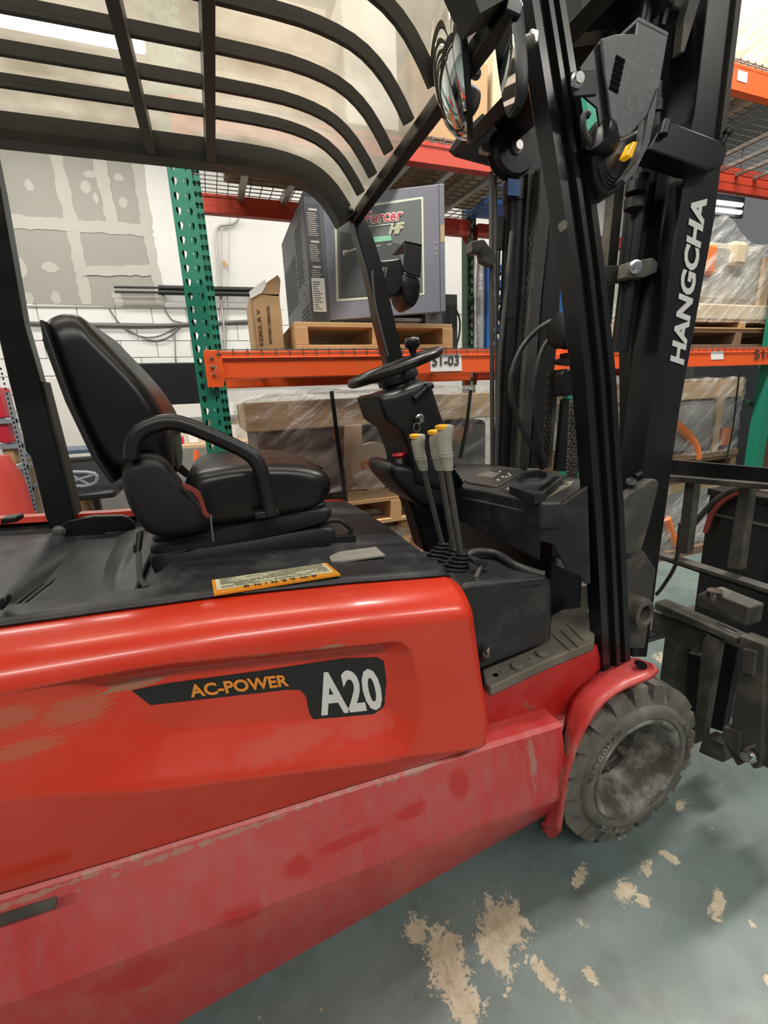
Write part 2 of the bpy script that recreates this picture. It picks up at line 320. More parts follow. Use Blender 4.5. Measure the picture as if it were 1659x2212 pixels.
def floormat():
    m = bpy.data.materials.new('floor_paint'); m.use_nodes = True; nt = m.node_tree; N = nt.nodes; L = nt.links
    b = N['Principled BSDF']; tc = N.new('ShaderNodeTexCoord'); V = tc.outputs['Object']
    def noise(sc, det=8, ro=.6, dist=0):
        n = N.new('ShaderNodeTexNoise'); n.inputs['Scale'].default_value = sc; n.inputs['Detail'].default_value = det; n.inputs['Roughness'].default_value = ro; n.inputs['Distortion'].default_value = dist; L.new(V, n.inputs['Vector']); return n.outputs['Fac']
    def rng(x, a, c_, lo=0., hi=1.):
        r = N.new('ShaderNodeMapRange'); r.inputs[1].default_value = a; r.inputs[2].default_value = c_; r.inputs[3].default_value = lo; r.inputs[4].default_value = hi; L.new(x, r.inputs[0]); return r.outputs[0]
    def math_(op, a, bb):
        q = N.new('ShaderNodeMath'); q.operation = op
        for i, z in enumerate((a, bb)):
            if isinstance(z, (int, float)): q.inputs[i].default_value = z
            else: L.new(z, q.inputs[i])
        return q.outputs[0]
    def mix(f, a, bb):
        q = N.new('ShaderNodeMix'); q.data_type = 'RGBA'; L.new(f, q.inputs[0])
        for i, z in ((6, a), (7, bb)):
            if isinstance(z, tuple): q.inputs[i].default_value = (*z, 1)
            else: L.new(z, q.inputs[i])
        return q.outputs[2]
    base = mix(rng(noise(1.6), .35, .65), (.105, .150, .140), (.165, .205, .190))
    base = mix(rng(noise(5, 9, .7), .47, .70, 0, .75), base, (.080, .084, .082))
    base = mix(rng(noise(22, 6, .7), .55, .75, 0, .35), base, (.24, .25, .235))
    # chips: two worn patches and a scatter of small ones
    sep = N.new('ShaderNodeSeparateXYZ'); L.new(V, sep.inputs[0])
    def blob(cx, cy, rx, ry, rot=0.):
        ca, sa = math.cos(rot), math.sin(rot)
        dx = math_('SUBTRACT', sep.outputs[0], cx); dy = math_('SUBTRACT', sep.outputs[1], cy)
        ux = math_('DIVIDE', math_('ADD', math_('MULTIPLY', dx, ca), math_('MULTIPLY', dy, sa)), rx)
        uy = math_('DIVIDE', math_('SUBTRACT', math_('MULTIPLY', dy, ca), math_('MULTIPLY', dx, sa)), ry)
        return math_('SUBTRACT', 1.0, math_('SQRT', math_('ADD', math_('MULTIPLY', ux, ux), math_('MULTIPLY', uy, uy)), 0))
    nf = noise(95, 6, .7, .3); nz = noise(26, 9, .75, .8); nb = noise(9, 8, .7, .6)
    chip = None
    for u, v, rx, ry, rot in CHIPS:
        q = P(u, v, Z=0); bl = blob(q.x, q.y, rx, ry, rot)
        s = math_('ADD', math_('ADD', bl, math_('MULTIPLY', math_('SUBTRACT', nz, .5), 2.6)), math_('MULTIPLY', math_('SUBTRACT', nf, .5), 2.2)); s = rng(s, .12, .20)
        chip = s if chip is None else math_('MAXIMUM', chip, s)
    scat = math_('MULTIPLY', rng(noise(17, 3, .5, .3), .685, .70), rng(nb, .40, .55))
    chip = math_('MAXIMUM', chip, scat)
    tan = mix(rng(nz, .3, .7), (.33, .26, .16), (.56, .50, .38))
    L.new(mix(chip, base, tan), b.inputs['Base Color'])
    L.new(rng(noise(3, 6), .3, .7, .30, .55), b.inputs['Roughness'])
    bp = N.new('ShaderNodeBump'); bp.inputs['Strength'].default_value = .25; bp.inputs['Distance'].default_value = .004; bp.invert = True; L.new(chip, bp.inputs['Height']); L.new(bp.outputs[0], b.inputs['Normal'])
    return m
CHIPS = [(1085, 2000, .075, .062, .3), (1070, 2060, .03, .055, .3), (960, 2050, .05, .05, .5), (975, 2110, .045, .05, .2), (1000, 2170, .04, .05, .1), (900, 2010, .035, .035, 0), (1350, 1925, .035, .022, .4),
         (1390, 1945, .022, .016, 0), (1550, 1955, .05, .016, .5), (1275, 2105, .016, .018, 0), (1450, 1425, .07, .07, .4), (1445, 1850, .014, .025, .5), (1395, 1875, .03, .016, .3), (1255, 1890, .035, .016, .4), (1180, 2110, .02, .05, .2), (1470, 1740, .03, .012, .4), (1320, 1790, .02, .03, .3)]
# ------------------------------------------------------------------ setting
fl = MB(); fl.add([(-7, -5, 0), (9, -5, 0), (9, 7, 0), (-7, 7, 0)], [(0, 1, 2, 3)])
M['floor'] = floormat()
o = MB().b2((-7, -5, -.1), (9, 7, 0)).build('floor', M['floor'], smooth=0); struct(o)
o = MB().b2((-7, -5, 5.2), (9, 7, 5.3)).build('ceiling', pm('ceiling_paint', (.24, .235, .215), .8), smooth=0); struct(o)
WY = 6.6
M['white_wall'] = pm('white_wall', (.64, .635, .615), .7, var=.05, scale=2, bump=.03, dust=((.55, .54, .50), .4, 5, .55, .8))
M['block'] = pm('painted_block', (.68, .68, .665), .65, var=.05, scale=3, bump=.15, bscale=30, dust=((.50, .49, .45), .5, 9, .58, .8))
M['mortar'] = pm('mortar', (.58, .57, .54), .8)
M['drywall'] = pm('drywall', (.30, .288, .255), .8, var=.06, scale=1.2)
M['mud'] = pm('joint_compound', (.42, .41, .365), .8, var=.06, scale=5)
zt = P(280, 662, Y=WY).z
wb = MB().b2((-7, WY, 0), (9, WY+.2, 5.2)).build('wall_back', M['mortar'], smooth=0); struct(wb)
o = MB().b2((-7.2, -5, 0), (-7, 7, 5.2)).build('wall_left', M['white_wall'], smooth=0); struct(o)
# painted concrete blocks, each its own piece (mesh shared)
blk = None; bh = .2
for r in range(int(zt/bh)+1):
    for c_ in range(24):
        x0 = -5.6+c_*.4+(.2 if r % 2 else 0); z1 = zt-r*bh
        if z1-bh < 0.3: continue
        if x0 > 3.2 or (z1 < 1.7 and x0 > -1.6): continue
        if blk is None:
            blk = MB().box((0, 0, 0), (.392, .03, .192)).build('block', M['block'], None, bevel=.004, smooth=0); q = blk
        else:
            q = blk.copy(); COL.objects.link(q)
        q.location = (x0, WY-.006+random.uniform(-.002, .002), z1-bh/2); setpar(q, wb)
# upper sheets: bare drywall on the left, painted white on the right
xs = P(326, 500, Y=WY).x
bd = [-7.0, -4.6, P(-60, 470, Y=WY).x, P(152, 470, Y=WY).x, xs]
z2 = P(150, 490, Y=WY).z
for a, b in zip(bd, bd[1:]):
    for zlo, zhi in ((zt, z2), (z2, 5.2)):
        MB().b2((a+.002, WY-.014, zlo+.002), (b-.002, WY+.01, zhi-.002)).build('drywall_sheet', M['drywall'], wb, smooth=0)
MB().b2((xs, WY-.014, zt), (9, WY+.01, 5.2)).build('painted_sheet', M['white_wall'], wb, smooth=0)
SN = [0]
def strip(a, b, w0, name='tape_strip'):
    SN[0] += 1; A, B = P(*a, Y=WY-.016-.0012*SN[0]), P(*b, Y=WY-.016-.0012*SN[0]); t = (B-A).normalized(); sd = Vector((0, 1, 0)).cross(t); n = max(4, int((B-A).length/.06)); L_, R_ = [], []
    for i in range(n+1):
        p = A+(B-A)*i/n; L_.append(p+sd*(w0/2+random.uniform(-.013, .013))); R_.append(p-sd*(w0/2+random.uniform(-.013, .013)))
    mb = MB(); 
    for i in range(n):
        pass
    mb.prism(L_+R_[::-1], (0, .003+.0012*SN[0], 0))
    mb.build(name, M['mud'], wb, smooth=0)
strip((112, 300), (154, 480), .125); strip((154, 480), (188, 658), .12); strip((20, 478), (325, 498), .13); strip((205, 305), (243, 485), .13)
strip((292, 320), (318, 500), .12); strip((318, 500), (348, 660), .10); strip((175, 585), (328, 583), .115); strip((247, 632), (262, 662), .09)
for u, v, a, b in [(63, 400, .05, .06), (185, 403, .06, .07), (195, 377, .07, .04), (207, 428, .03, .06), (256, 383, .05, .05), (267, 438, .05, .06), (47, 580, .06, .11), (110, 578, .09, .06), (63, 645, .05, .08), (121, 643, .05, .08), (158, 310, .05, .04), (246, 316, .06, .03)]:
    q = P(u, v, Y=WY-.016)
    MB().prism([q+Vector((a*math.cos(t)*random.uniform(.75, 1.1), 0, b*math.sin(t)*random.uniform(.75, 1.1))) for t in [k*math.pi/6 for k in range(12)]], (0, .003, 0)).build('mud_dab', M['mud'], wb, smooth=0)
q0 = P(60, 662, Y=WY-.02); q1 = P(545, 667, Y=WY-.02)
MB().bar(q0, q1, .03, .018).build('trim_1', M['grey_trim'], None, smooth=0)['kind'] = 'structure'

# ceiling strip lights
for i, (lx, ly, lz, ll, lp) in enumerate(LAMPS):
    t = thing('strip_light', 'ceiling strip light %s, %s' % (('above the forklift', 'above the camera aisle', 'near the back wall')[0 if ly == 1.4 else (1 if ly < 0 else 2)], ('first of its row', 'second of its row', 'third of its row', 'fourth of its row')[sorted(q[0] for q in LAMPS if q[1] == ly).index(lx)]), 'lamp', (lx, ly, lz), 'ceiling strip lights')
    MB().box((lx, ly, lz+.02), (ll+.05, .24, .08)).build('housing', M['white_board'], t, bevel=.005)
    MB().box((lx, ly, lz-.035), (ll, .18, .03)).build('diffuser', pm('diffuser', (.9, .9, .85), .4, emit=((1, .96, .88), 9)) if i == 0 else bpy.data.materials['diffuser'], t, bevel=.005)
    for sx in (-1, 1): MB().cyl((lx+sx*ll*.4, ly, lz+.06), (lx+sx*ll*.4, ly, 5.2), .006, 6).build('hanger', M['zinc'], t)

# ------------------------------------------------------------------ forklift
FK = thing('forklift', 'red and black electric counterbalance forklift with a black seat, parked in the aisle', 'forklift', (.2, 1.26, 0))
def part(mb, name, mat, parent=None, **k): return mb.build(name, mat, parent or FK, **k)
YC = 1.262
# --- chassis sill: lofted between a left and a right profile
XL = -1.25
def ext_left(a, b, x):  # run the line b->a on to x
    t = (x-b.x)/(a.x-b.x); return b+(a-b)*t
seam_l, seam_r = P(0, 1944, Y=.742), P(1040, 1622, Y=.742)
cr_l, cr_r = P(0, 2185, Y=.702), P(1175, 1738, Y=.712)
bt_l, bt_r = P(420, 2190, Y=.748), P(1178, 1762, Y=.780)
tip_x = P(1200, 1650, Y=.74).x
def at_x(a, b, x): return a+(b-a)*((x-a.x)/(b.x-a.x))
secs = []
for x in (XL, -.8, -.45, -.2, .0, .2, .4, .5, .60, .71):
    s_, c_, b_ = at_x(seam_l, seam_r, x), at_x(cr_l, cr_r, x), at_x(bt_l, bt_r, x)
    secs.append([Vector((x, .84, s_.z+.004)), s_+Vector((0, .012, .004)), s_+Vector((0, .002, -.004)), s_*.5+c_*.5+Vector((0, -.004, 0)), c_+Vector((0, 0, .010)), c_+Vector((0, .002, -.006)), c_*.5+b_*.5+Vector((0, -.004, 0)), b_, b_+Vector((0, .10, -.01)), Vector((x, .90, b_.z))])
part(MB().loft(secs), 'chassis_sill', M['red_low'], smooth=12)
part(MB().b2((XL, .92, .12), (.98, 1.60, .44)), 'chassis_floor', M['black_steel'], smooth=0)
part(MB().loft([[Vector((q.x, 2*YC-q.y, q.z)) for q in s] for s in secs]), 'chassis_sill', M['red_low'], smooth=30)
g = MB().prism(PP([(-60, 1992), (124, 1934), (123, 1953), (-60, 2012)], Y=.712), (0, -.006, 0))
part(g, 'slot_plate', M['dirty_steel'], smooth=0)
# --- battery side cover, one surface with a scooped recess
def side_cover(mir=False):
    Yb = .720
    def cv(pts, Y): return PP(pts, Y=Y)
    bot = cv([(-420, 2062), (0, 1938), (250, 1864), (500, 1786), (750, 1706), (1000, 1630), (1027, 1612)], .738)
    top = cv([(-420, 1408), (0, 1356), (250, 1321), (480, 1290), (750, 1262), (960, 1246), (1000, 1256)], .820)
    A = [(q.x, q.z) for q in cv([(-300, 1510), (60, 1466), (330, 1438), (600, 1412), (868, 1386), (893, 1408), (905, 1480), (902, 1560), (880, 1610), (840, 1640), (600, 1664), (330, 1696), (150, 1700), (-300, 1740)], Yb)]
    B = [(q.x, q.z) for q in cv([(250, 1488), (350, 1472), (600, 1441), (838, 1411), (846, 1480), (840, 1548), (820, 1562), (360, 1607), (320, 1590), (280, 1545), (225, 1505)], Yb)]
    def inside(p, poly):
        c = False; j = len(poly)-1
        for i in range(len(poly)):
            if (poly[i][1] > p[1]) != (poly[j][1] > p[1]) and p[0] < (poly[j][0]-poly[i][0])*(p[1]-poly[i][1])/(poly[j][1]-poly[i][1])+poly[i][0]: c = not c
            j = i
        return c
    def dist(p, poly):
        best = 9
        for i in range(len(poly)):
            ax, ay = poly[i-1]; bx, by = poly[i]; dx, dy = bx-ax, by-ay
            t = max(0, min(1, ((p[0]-ax)*dx+(p[1]-ay)*dy)/(dx*dx+dy*dy))); best = min(best, math.hypot(p[0]-ax-dx*t, p[1]-ay-dy*t))
        return best
    def interp(line, x):
        for a, b in zip(line, line[1:]):
            if x <= b.x: return a+(b-a)*((x-a.x)/(b.x-a.x))
        return line[-1].copy()
    fe = PP([(1030, 1618), (1044, 1590), (1048, 1555), (1047, 1510), (1040, 1450), (1032, 1390), (1024, 1330)], Y=.742)+[P(1017, 1292, Y=.748), P(1008, 1266, Y=.764), P(985, 1250, Y=.80)]
    for i_ in range(1, len(fe)): fe[i_].z = max(fe[i_].z, fe[i_-1].z+.004)
    def xf(z):
        if z <= fe[0].z: return fe[0].x
        for p_, q_ in zip(fe, fe[1:]):
            if z <= q_.z: return p_.x+(q_.x-p_.x)*(z-p_.z)/(q_.z-p_.z)
        return fe[-1].x
    cl, cr_ = P(330, 1696, Y=.706), P(835, 1640, Y=.706)
    def base_y(x, z, zb):
        zc = cl.z+(cr_.z-cl.z)*max(-1.2, min(1.6, (x-cl.x)/(cr_.x-cl.x))); k = max(0, min(1, (x+.75)/.5)); yc = .706+.012*(1-k)
        if z < zc: return .744+(yc-.744)*(z-zb)/max(.01, zc-zb)
        return yc+(Yb-yc)*min(1, (z-zc)/.16)
    nx, nz = 250, 112; rows = []
    XA = XL+.01; zb0 = bot[-1].z; zt0 = P(985, 1250, Y=.80).z
    for i in range(nx+1):
        f = i/nx; g = 1-(1-f)**1.5; row = []
        for k in range(nz+1):
            s = k/nz; q = min(1, s/.80)
            zf = zb0+(zt0-.062-zb0)*q if s < .8 else zt0-.062+.062*math.sin((s-.80)/.20*math.pi/2)
            xe = xf(zf); fx = XA+(xe-XA)*g
            b = interp(bot, min(fx, bot[-1].x)); t = interp(top, min(fx, top[-1].x-.001))
            d = max(0, (fx-(xe-.05))/.05); curl = (1-math.sqrt(max(0, 1-d*d)))*.028
            if s < .80:
                z = b.z+(t.z-.062-b.z)*q; y = base_y(fx, z, b.z); p = (fx, z)
                if inside(p, A):
                    dB = 0 if inside(p, B) else dist(p, B); dA = dist(p, A); w_ = dA/(dA+dB+1e-9)
                    fade = max(0, min(1, (fx-(-.42))/.20)); y = y*(1-min(1, w_*1.03)*fade)+.757*min(1, w_*1.03)*fade
            else:
                a = (s-.80)/.20*math.pi/2; z = t.z-.062+.062*math.sin(a); y = Yb+(t.y-Yb)*(1-math.cos(a))
            y += curl*(1 if s < .8 else 1-.6*(s-.8)/.2)
            row.append(Vector((fx, (2*YC-y) if mir else y, z)))
        rows.append(row)
    mb = MB(); mb.grid(rows)
    return mb, rows
mb, rows = side_cover(); cover = part(mb, 'battery_side_cover', M['red'], smooth=85, solid=.006)
rim = [r[-1] for r in rows]
mb, _ = side_cover(True); part(mb, 'battery_side_cover', M['red'], smooth=50, solid=.006)
front = rows[-1]; part(MB().loft([[q.copy() for q in front], [q+Vector((-.006, .02, 0)) for q in front], [q+Vector((-.03, .08, 0)) for q in front]], caps=False, closed=False), 'cover_end', M['red'], smooth=60)
YD = .7555  # floor of the recess
dec = [(285, 1492), (360, 1477), (560, 1450), (740, 1423), (815, 1420), (829, 1428), (836, 1480), (840, 1520), (837, 1542), (815, 1558), (740, 1562), (698, 1566), (680, 1560), (668, 1540), (661, 1504), (648, 1490), (620, 1490), (325, 1523)]
part(MB().prism(PP(dec, Y=YD), (0, .0015, 0)), 'decal', M['decal_black'], cover, smooth=0)
def on_y(s, name, bl, br, tl, Y, mat, parent, **k): text_on(name, s, P(*bl, Y=Y), P(*br, Y=Y), P(*tl, Y=Y), mat, parent, **k)
on_y('AC-POWER', 'lettering', (413, 1506), (625, 1481), (405, 1479), YD-.0005, M['orange_ink'], cover, bold=.03)
on_y('A20', 'lettering', (694, 1546), (831, 1531), (671, 1453), YD-.0005, M['white_ink'], cover, bold=.03, space=1.0)
# --- hood
DZ = lambda x: .902-.055*x
deck = []
nr = 40
for i in range(len(rim)):
    r = rim[i]; far_ = Vector((r.x, 2*YC-r.y, r.z)); row = []
    for k in range(25):
        f = k/24; p = r*(1-f)+far_*f; p.z += .012*math.sin(math.pi*f)-.048*max(0, min(1, (-.12-r.x)/.08))*max(0, min(1, (f-.10)/.05))*max(0, min(1, (1-f)/.06))
        row.append(p)
    deck.append(row)
part(MB().grid(deck), 'hood_top', M['hood_black'], smooth=60, solid=.006)
xf = rim[-1].x
part(MB().loft([[Vector((r.x, 2*YC-r.y-.055, r.z-.01)), Vector((r.x, 2*YC-r.y-.050, r.z+.008)), Vector((r.x, 2*YC-r.y-.005, r.z+.008)), Vector((r.x, 2*YC-r.y+.01, r.z-.01))] for r in rim[::6]+[rim[-1]]]), 'far_cover_lip', M['red'], smooth=50)
part(MB().b2((xf-.03, .83, .46), (xf+.01, 1.69, .862)), 'hood_front', M['black_plastic'], bevel=.01)
def mat_h(x, f): return .055*math.exp(-((x+.72)/.07)**2)*(.4+.6*f)+.018*math.sin(x*26+f*2.2)*(1-f*.3)*(1 if x < -.25 else .3)-(.016*math.exp(-((x+.405-.03*f)/.014)**2))
rows2 = []
for i in range(120):
    x = -1.1+i*(.9)/119; row = []
    for k in range(22):
        f = k/21; y = .945+f*.555
        z = DZ(x)-.024+math.sin(math.pi*min(1, f*1.2))*.008
        z += mat_h(x, f)
        row.append(Vector((x, y, z)))
    rows2.append(row)
part(MB().grid(rows2), 'rubber_flap', M['rubber_mat'], smooth=60, solid=.005)
sm = MB()
for dx in (-.007, .007):
    sm.tube([Vector((-.405+.03*f+dx, .945+f*.555, DZ(-.4)-.028+math.sin(math.pi*min(1, f*1.2))*.008+mat_h(-.385+.03*f, f))) for f in [k/12 for k in range(13)]], .005, 6)
part(sm, 'flap_seam', M['black_plastic'])['kind'] = 'stuff'
lab = PP([(458, 1259), (706, 1221), (736, 1246), (463, 1290)], N=((.065, 0, 1), (0, .85, .916)))
wl = part(MB().prism([q+Vector((0, 0, .006)) for q in lab], (0, 0, -.004)), 'warning_label', M['label_orange'], smooth=0)
def bil(q, s, t): return (q[3]*(1-s)+q[2]*s)*(1-t)+(q[0]*(1-s)+q[1]*s)*t + Vector((0, 0, .0075))
part(MB().prism([bil(lab, .025, .2), bil(lab, .965, .2), bil(lab, .965, .94), bil(lab, .025, .94)], (0, 0, -.001)), 'label_panel', M['label_cream'], wl, smooth=0)
ln = MB()
for k in range(15):
    t = .25+k*.046
    s = .06
    while s < .93:
        e = min(.94, s+random.uniform(.05, .22)); 
        if random.random() < .86: ln.prism([bil(lab, s, t)+Vector((0, 0, .001)), bil(lab, e, t)+Vector((0, 0, .001)), bil(lab, e, t+.018)+Vector((0, 0, .001)), bil(lab, s, t+.018)+Vector((0, 0, .001))], (0, 0, -.0006))
        s = e+.012
o = part(ln, 'fine_print', M['grey_ink'], wl, smooth=0)
text_on('lettering', 'WARNING', bil(lab, .73, .17), bil(lab, .22, .17), bil(lab, .73, .045), M['dark_ink'], wl, bold=0.0, space=1.9)
part(MB().prism([bil(lab, .755, .16), bil(lab, .815, .16), bil(lab, .785, .04)], (0, 0, .0008)), 'warning_triangle', M['dark_ink'], wl, smooth=0)
part(MB().prism([q+Vector((0, 0, .005)) for q in PP([(712, 1206), (733, 1196), (812, 1185), (832, 1203), (740, 1216), (716, 1217)], N=((.055, 0, 1), (0, .95, .912)))], (0, 0, -.004)), 'worn_sticker', M['wire'], smooth=0)
# --- seat
def seatpart(mb, name, mat, **k): return mb.build(name, mat, seat_root, **k)
base = MB()
l3 = smoothpoly(PP([(316, 1212), (335, 1192), (500, 1176), (700, 1136), (732, 1148), (720, 1182), (560, 1216), (480, 1236), (345, 1262)], Y=1.04), 2)
pillow(base, l3, (0, .43, 0), .012)
seat_root = part(base, 'seat', M['seat_plastic'], smooth=50)
b2_ = MB(); pillow(b2_, smoothpoly(PP([(318, 1190), (335, 1172), (480, 1140), (700, 1094), (724, 1104), (712, 1130), (600, 1158), (420, 1192), (330, 1208)], Y=1.04), 2), (0, .44, 0), .02); seatpart(b2_, 'suspension_bellows', M['seat_plastic'])
b2_ = MB(); pillow(b2_, smoothpoly(PP([(322, 1168), (345, 1150), (480, 1120), (690, 1082), (716, 1092), (640, 1118), (480, 1150), (340, 1180)], Y=1.05), 2), (0, .42, 0), .018); seatpart(b2_, 'suspension_bellows', M['seat_plastic'])
cu = MB(); pillow(cu, smoothpoly(PP([(380, 1120), (392, 1050), (415, 1025), (470, 1012), (560, 1002), (660, 1004), (712, 1020), (728, 1052), (716, 1086), (680, 1108), (600, 1124), (470, 1146), (400, 1150)], Y=1.03), 2), (0, .46, 0), .05, 5); seatpart(cu, 'cushion', M['leather'], smooth=60)
cu = MB(); pillow(cu, smoothpoly(PP([(415, 1030), (450, 1010), (560, 988), (680, 1000), (716, 1020), (600, 1040), (450, 1046)], Y=1.12), 2), (0, .28, 0), .03, 4); seatpart(cu, 'cushion_pad', M['leather'], smooth=60)
bk = MB(); pillow(bk, smoothpoly(PP([(80, 688), (96, 674), (130, 664), (162, 672), (190, 704), (250, 764), (310, 830), (346, 885), (358, 915), (366, 980), (372, 1036), (300, 1042), (245, 1040), (205, 990), (150, 880), (98, 745)], Y=1.05), 2), (0, .42, 0), .05, 5); seatpart(bk, 'backrest', M['leather'], smooth=60)
bk = MB(); pillow(bk, smoothpoly(PP([(150, 700), (190, 700), (255, 762), (318, 832), (356, 890), (372, 950), (386, 1024), (360, 1040), (320, 960), (250, 820)], Y=1.15), 2), (0, .24, 0), .03, 4); seatpart(bk, 'back_pad', M['leather'], smooth=60)
bs = MB(); px(bs, [(84, 690), (92, 690), (160, 880), (214, 992), (250, 1042), (238, 1044), (196, 985), (140, 868), (94, 745)], 1.035, .45); seatpart(bs, 'back_shell', M['seat_plastic'], bevel=.006)
seatpart(px(MB(), [(89, 731), (100, 730), (112, 772), (106, 774), (98, 752)], 1.2, .12), 'back_clip', M['black_plastic'], bevel=.003)
bo = MB(); pillow(bo, smoothpoly(PP([(255, 1036), (262, 1006), (288, 986), (325, 980), (352, 990), (372, 1018), (405, 1062), (445, 1104), (460, 1128), (448, 1150), (400, 1166), (330, 1166), (300, 1142), (272, 1096)], Y=1.0), 2), (0, .06, 0), .026, 4); seatpart(bo, 'hip_bolster', M['seat_plastic'], smooth=60)
seatpart(MB().tube(smoothline(PP([(284, 990), (284, 955), (300, 932), (335, 916), (370, 910), (410, 920), (505, 962), (545, 984), (562, 1010), (575, 1062), (586, 1112)], Y=1.0), 2), .0165, 10), 'armrest', M['black_plastic'], smooth=60)
seatpart(px(MB(), [(548, 1108), (602, 1100), (604, 1116), (552, 1124)], .99, .03), 'armrest_bracket', M['black_steel'], bevel=.004)
seatpart(MB().tube(smoothline(PP([(350, 915), (420, 928), (500, 958), (540, 985)], Y=1.5), 2), .0165, 10), 'armrest', M['black_plastic'], smooth=60)
st_ = MB(); A_ = PP([(392, 1042), (412, 1050), (432, 1062), (440, 1082), (448, 1108), (455, 1112), (450, 1122), (438, 1112), (428, 1080), (415, 1064), (396, 1056)], Y=.985); st_.prism(A_, (0, .008, 0)); seatpart(st_, 'seat_belt', M['red_strap'], bevel=.002)
seatpart(MB().tube(PP([(456, 1112), (456, 1128), (461, 1170)], Y=.98), .0022, 6), 'key_tag', M['zinc'])
seatpart(MB().tube(smoothline(PP([(690, 1132), (728, 1120), (750, 1134), (762, 1148), (742, 1166), (700, 1182), (660, 1190)], Y=1.08), 1), .0065, 8), 'slide_handle', M['black_steel'])
seatpart(MB().tube(smoothline(PP([(302, 1150), (298, 1185), (300, 1200), (300, 1232), (304, 1255), (312, 1264)], Y=1.0), 1), .0055, 8), 'seat_cable', M['cable'])
seatpart(px(MB(), [(294, 1150), (308, 1150), (304, 1192), (288, 1196), (287, 1178), (293, 1176)], .995, .02), 'cable_plug', M['black_plastic'], bevel=.003)
for y in (1.08, 1.42): seatpart(MB().bar(Vector((-.12, y, .925)), Vector((.30, y, .905)), .03, .022), 'seat_rail', M['black_steel'])
# buckle on the far side and seat switch bits
seatpart(px(MB(), [(362, 940), (380, 948), (388, 1000), (420, 1030), (400, 1032), (372, 1010)], 1.5, .02), 'belt_buckle', M['black_plastic'], bevel=.004)
# --- overhead guard
gm = MB()
def guard_line(top):  # x, z of the guard profile, rear to front
    base = [(-1.15, 2.005), (-.4, 2.015), (.06, 2.020), (.245, 2.018), (.33, 2.008), (.40, 1.988), (.455, 1.950), (.495, 1.900), (.520, 1.858)]
    return [(x, z+top) for x, z in base]
def bend(Y0, Y1, hi, lo):
    up = smoothline([Vector((x, 0, z+hi)) for x, z in guard_line(0)], 1); dn = smoothline([Vector((x-(.0 if z > 1.99 else .03*(2.0-z)/.14), 0, z+lo)) for x, z in guard_line(0)], 1); secs = []
    for i in range(len(up)):
        a, b = up[i], dn[i]
        if i > 0:
            t = (up[min(i+1, len(up)-1)]-up[i-1]).normalized(); b = a-Vector((-t.z, 0, t.x))*(hi-lo)
        secs.append([Vector((a.x, Y0, a.z)), Vector((a.x, Y1, a.z)), Vector((b.x, Y1, b.z)), Vector((b.x, Y0, b.z))])
    return MB().loft(secs)
guard = part(bend(1.60, 1.655, .006, -.058), 'overhead_guard', M['bar_grey'], smooth=35)
part(bend(.745, .80, .006, -.058), 'guard_rail', M['bar_grey'], guard, smooth=35)
for y in (1.49, 1.375, 1.247, 1.115, .985, .85):
    part(bend(y, y+.012, .031, .004), 'roof_bar', M['bar_grey'], guard, smooth=35)
for (a, b) in (((247, 0), (310, 300)), ((440, 0), (445, 330))):
    xx = P(*b, Z=1.985).x
    part(MB().b2((xx, .78, 1.962), (xx+.024, 1.625, 2.035)), 'cross_bar', M['bar_grey'], guard, bevel=.002, smooth=0)
for xx in (-.75,): part(MB().b2((xx, .78, 1.962), (xx+.024, 1.625, 2.035)), 'cross_bar', M['bar_grey'], guard, bevel=.002, smooth=0)
hd = [Vector((.487, 1.63, 1.868)), Vector((.520, 1.63, 1.852)), Vector((.555, 1.63, 1.822)), Vector((.535, 1.63, 1.800)), Vector((.500, 1.63, 1.828))]
part(MB().prism([P(766, 449, Y=1.6), P(782, 470, Y=1.6), P(779, 482, Y=1.6), P(762, 478, Y=1.6)], (0, -.86, 0)), 'guard_header', M['black_paint'], guard, bevel=.003, smooth=0)
# rain sheet over the bars, with pressed ribs
rows = []
gl = smoothline([Vector((x+(0 if z > 2.0 else .02), 0, z+.037)) for x, z in guard_line(0)], 1)
gl2 = []
for a, b in zip(gl, gl[1:]):
    n_ = max(1, int((b-a).length/.02)); gl2 += [a+(b-a)*(i/n_) for i in range(n_)]
gl2.append(gl[-1])
for i, a in enumerate(gl2):
    row = []
    for k in range(81):
        y = .735+.93*k/80; c = .92+.123*round((y-.92)/.123); dyy = abs(y-c)/.0615
        edge = max(0, 1-abs(dyy-.62)/.12)
        lim = max(0, min(1, (a.x+1.1)/.02))*max(0, min(1, (.44-a.x)/.015))
        if -.22 < a.x < .10: lim *= max(0, min(1, (-.12-a.x)/.015))+max(0, min(1, (a.x-.08)/.015))
        h = .010*(1 if dyy < .55 else max(0, 1-(dyy-.55)/.12))*lim
        row.append(a+Vector((0, y, h-(.030*max(0, (abs(y-1.20)-.39)/.075)**2))))
    rows.append(row)
part(MB().grid(rows), 'roof_sheet', M['roof'], guard, smooth=50)
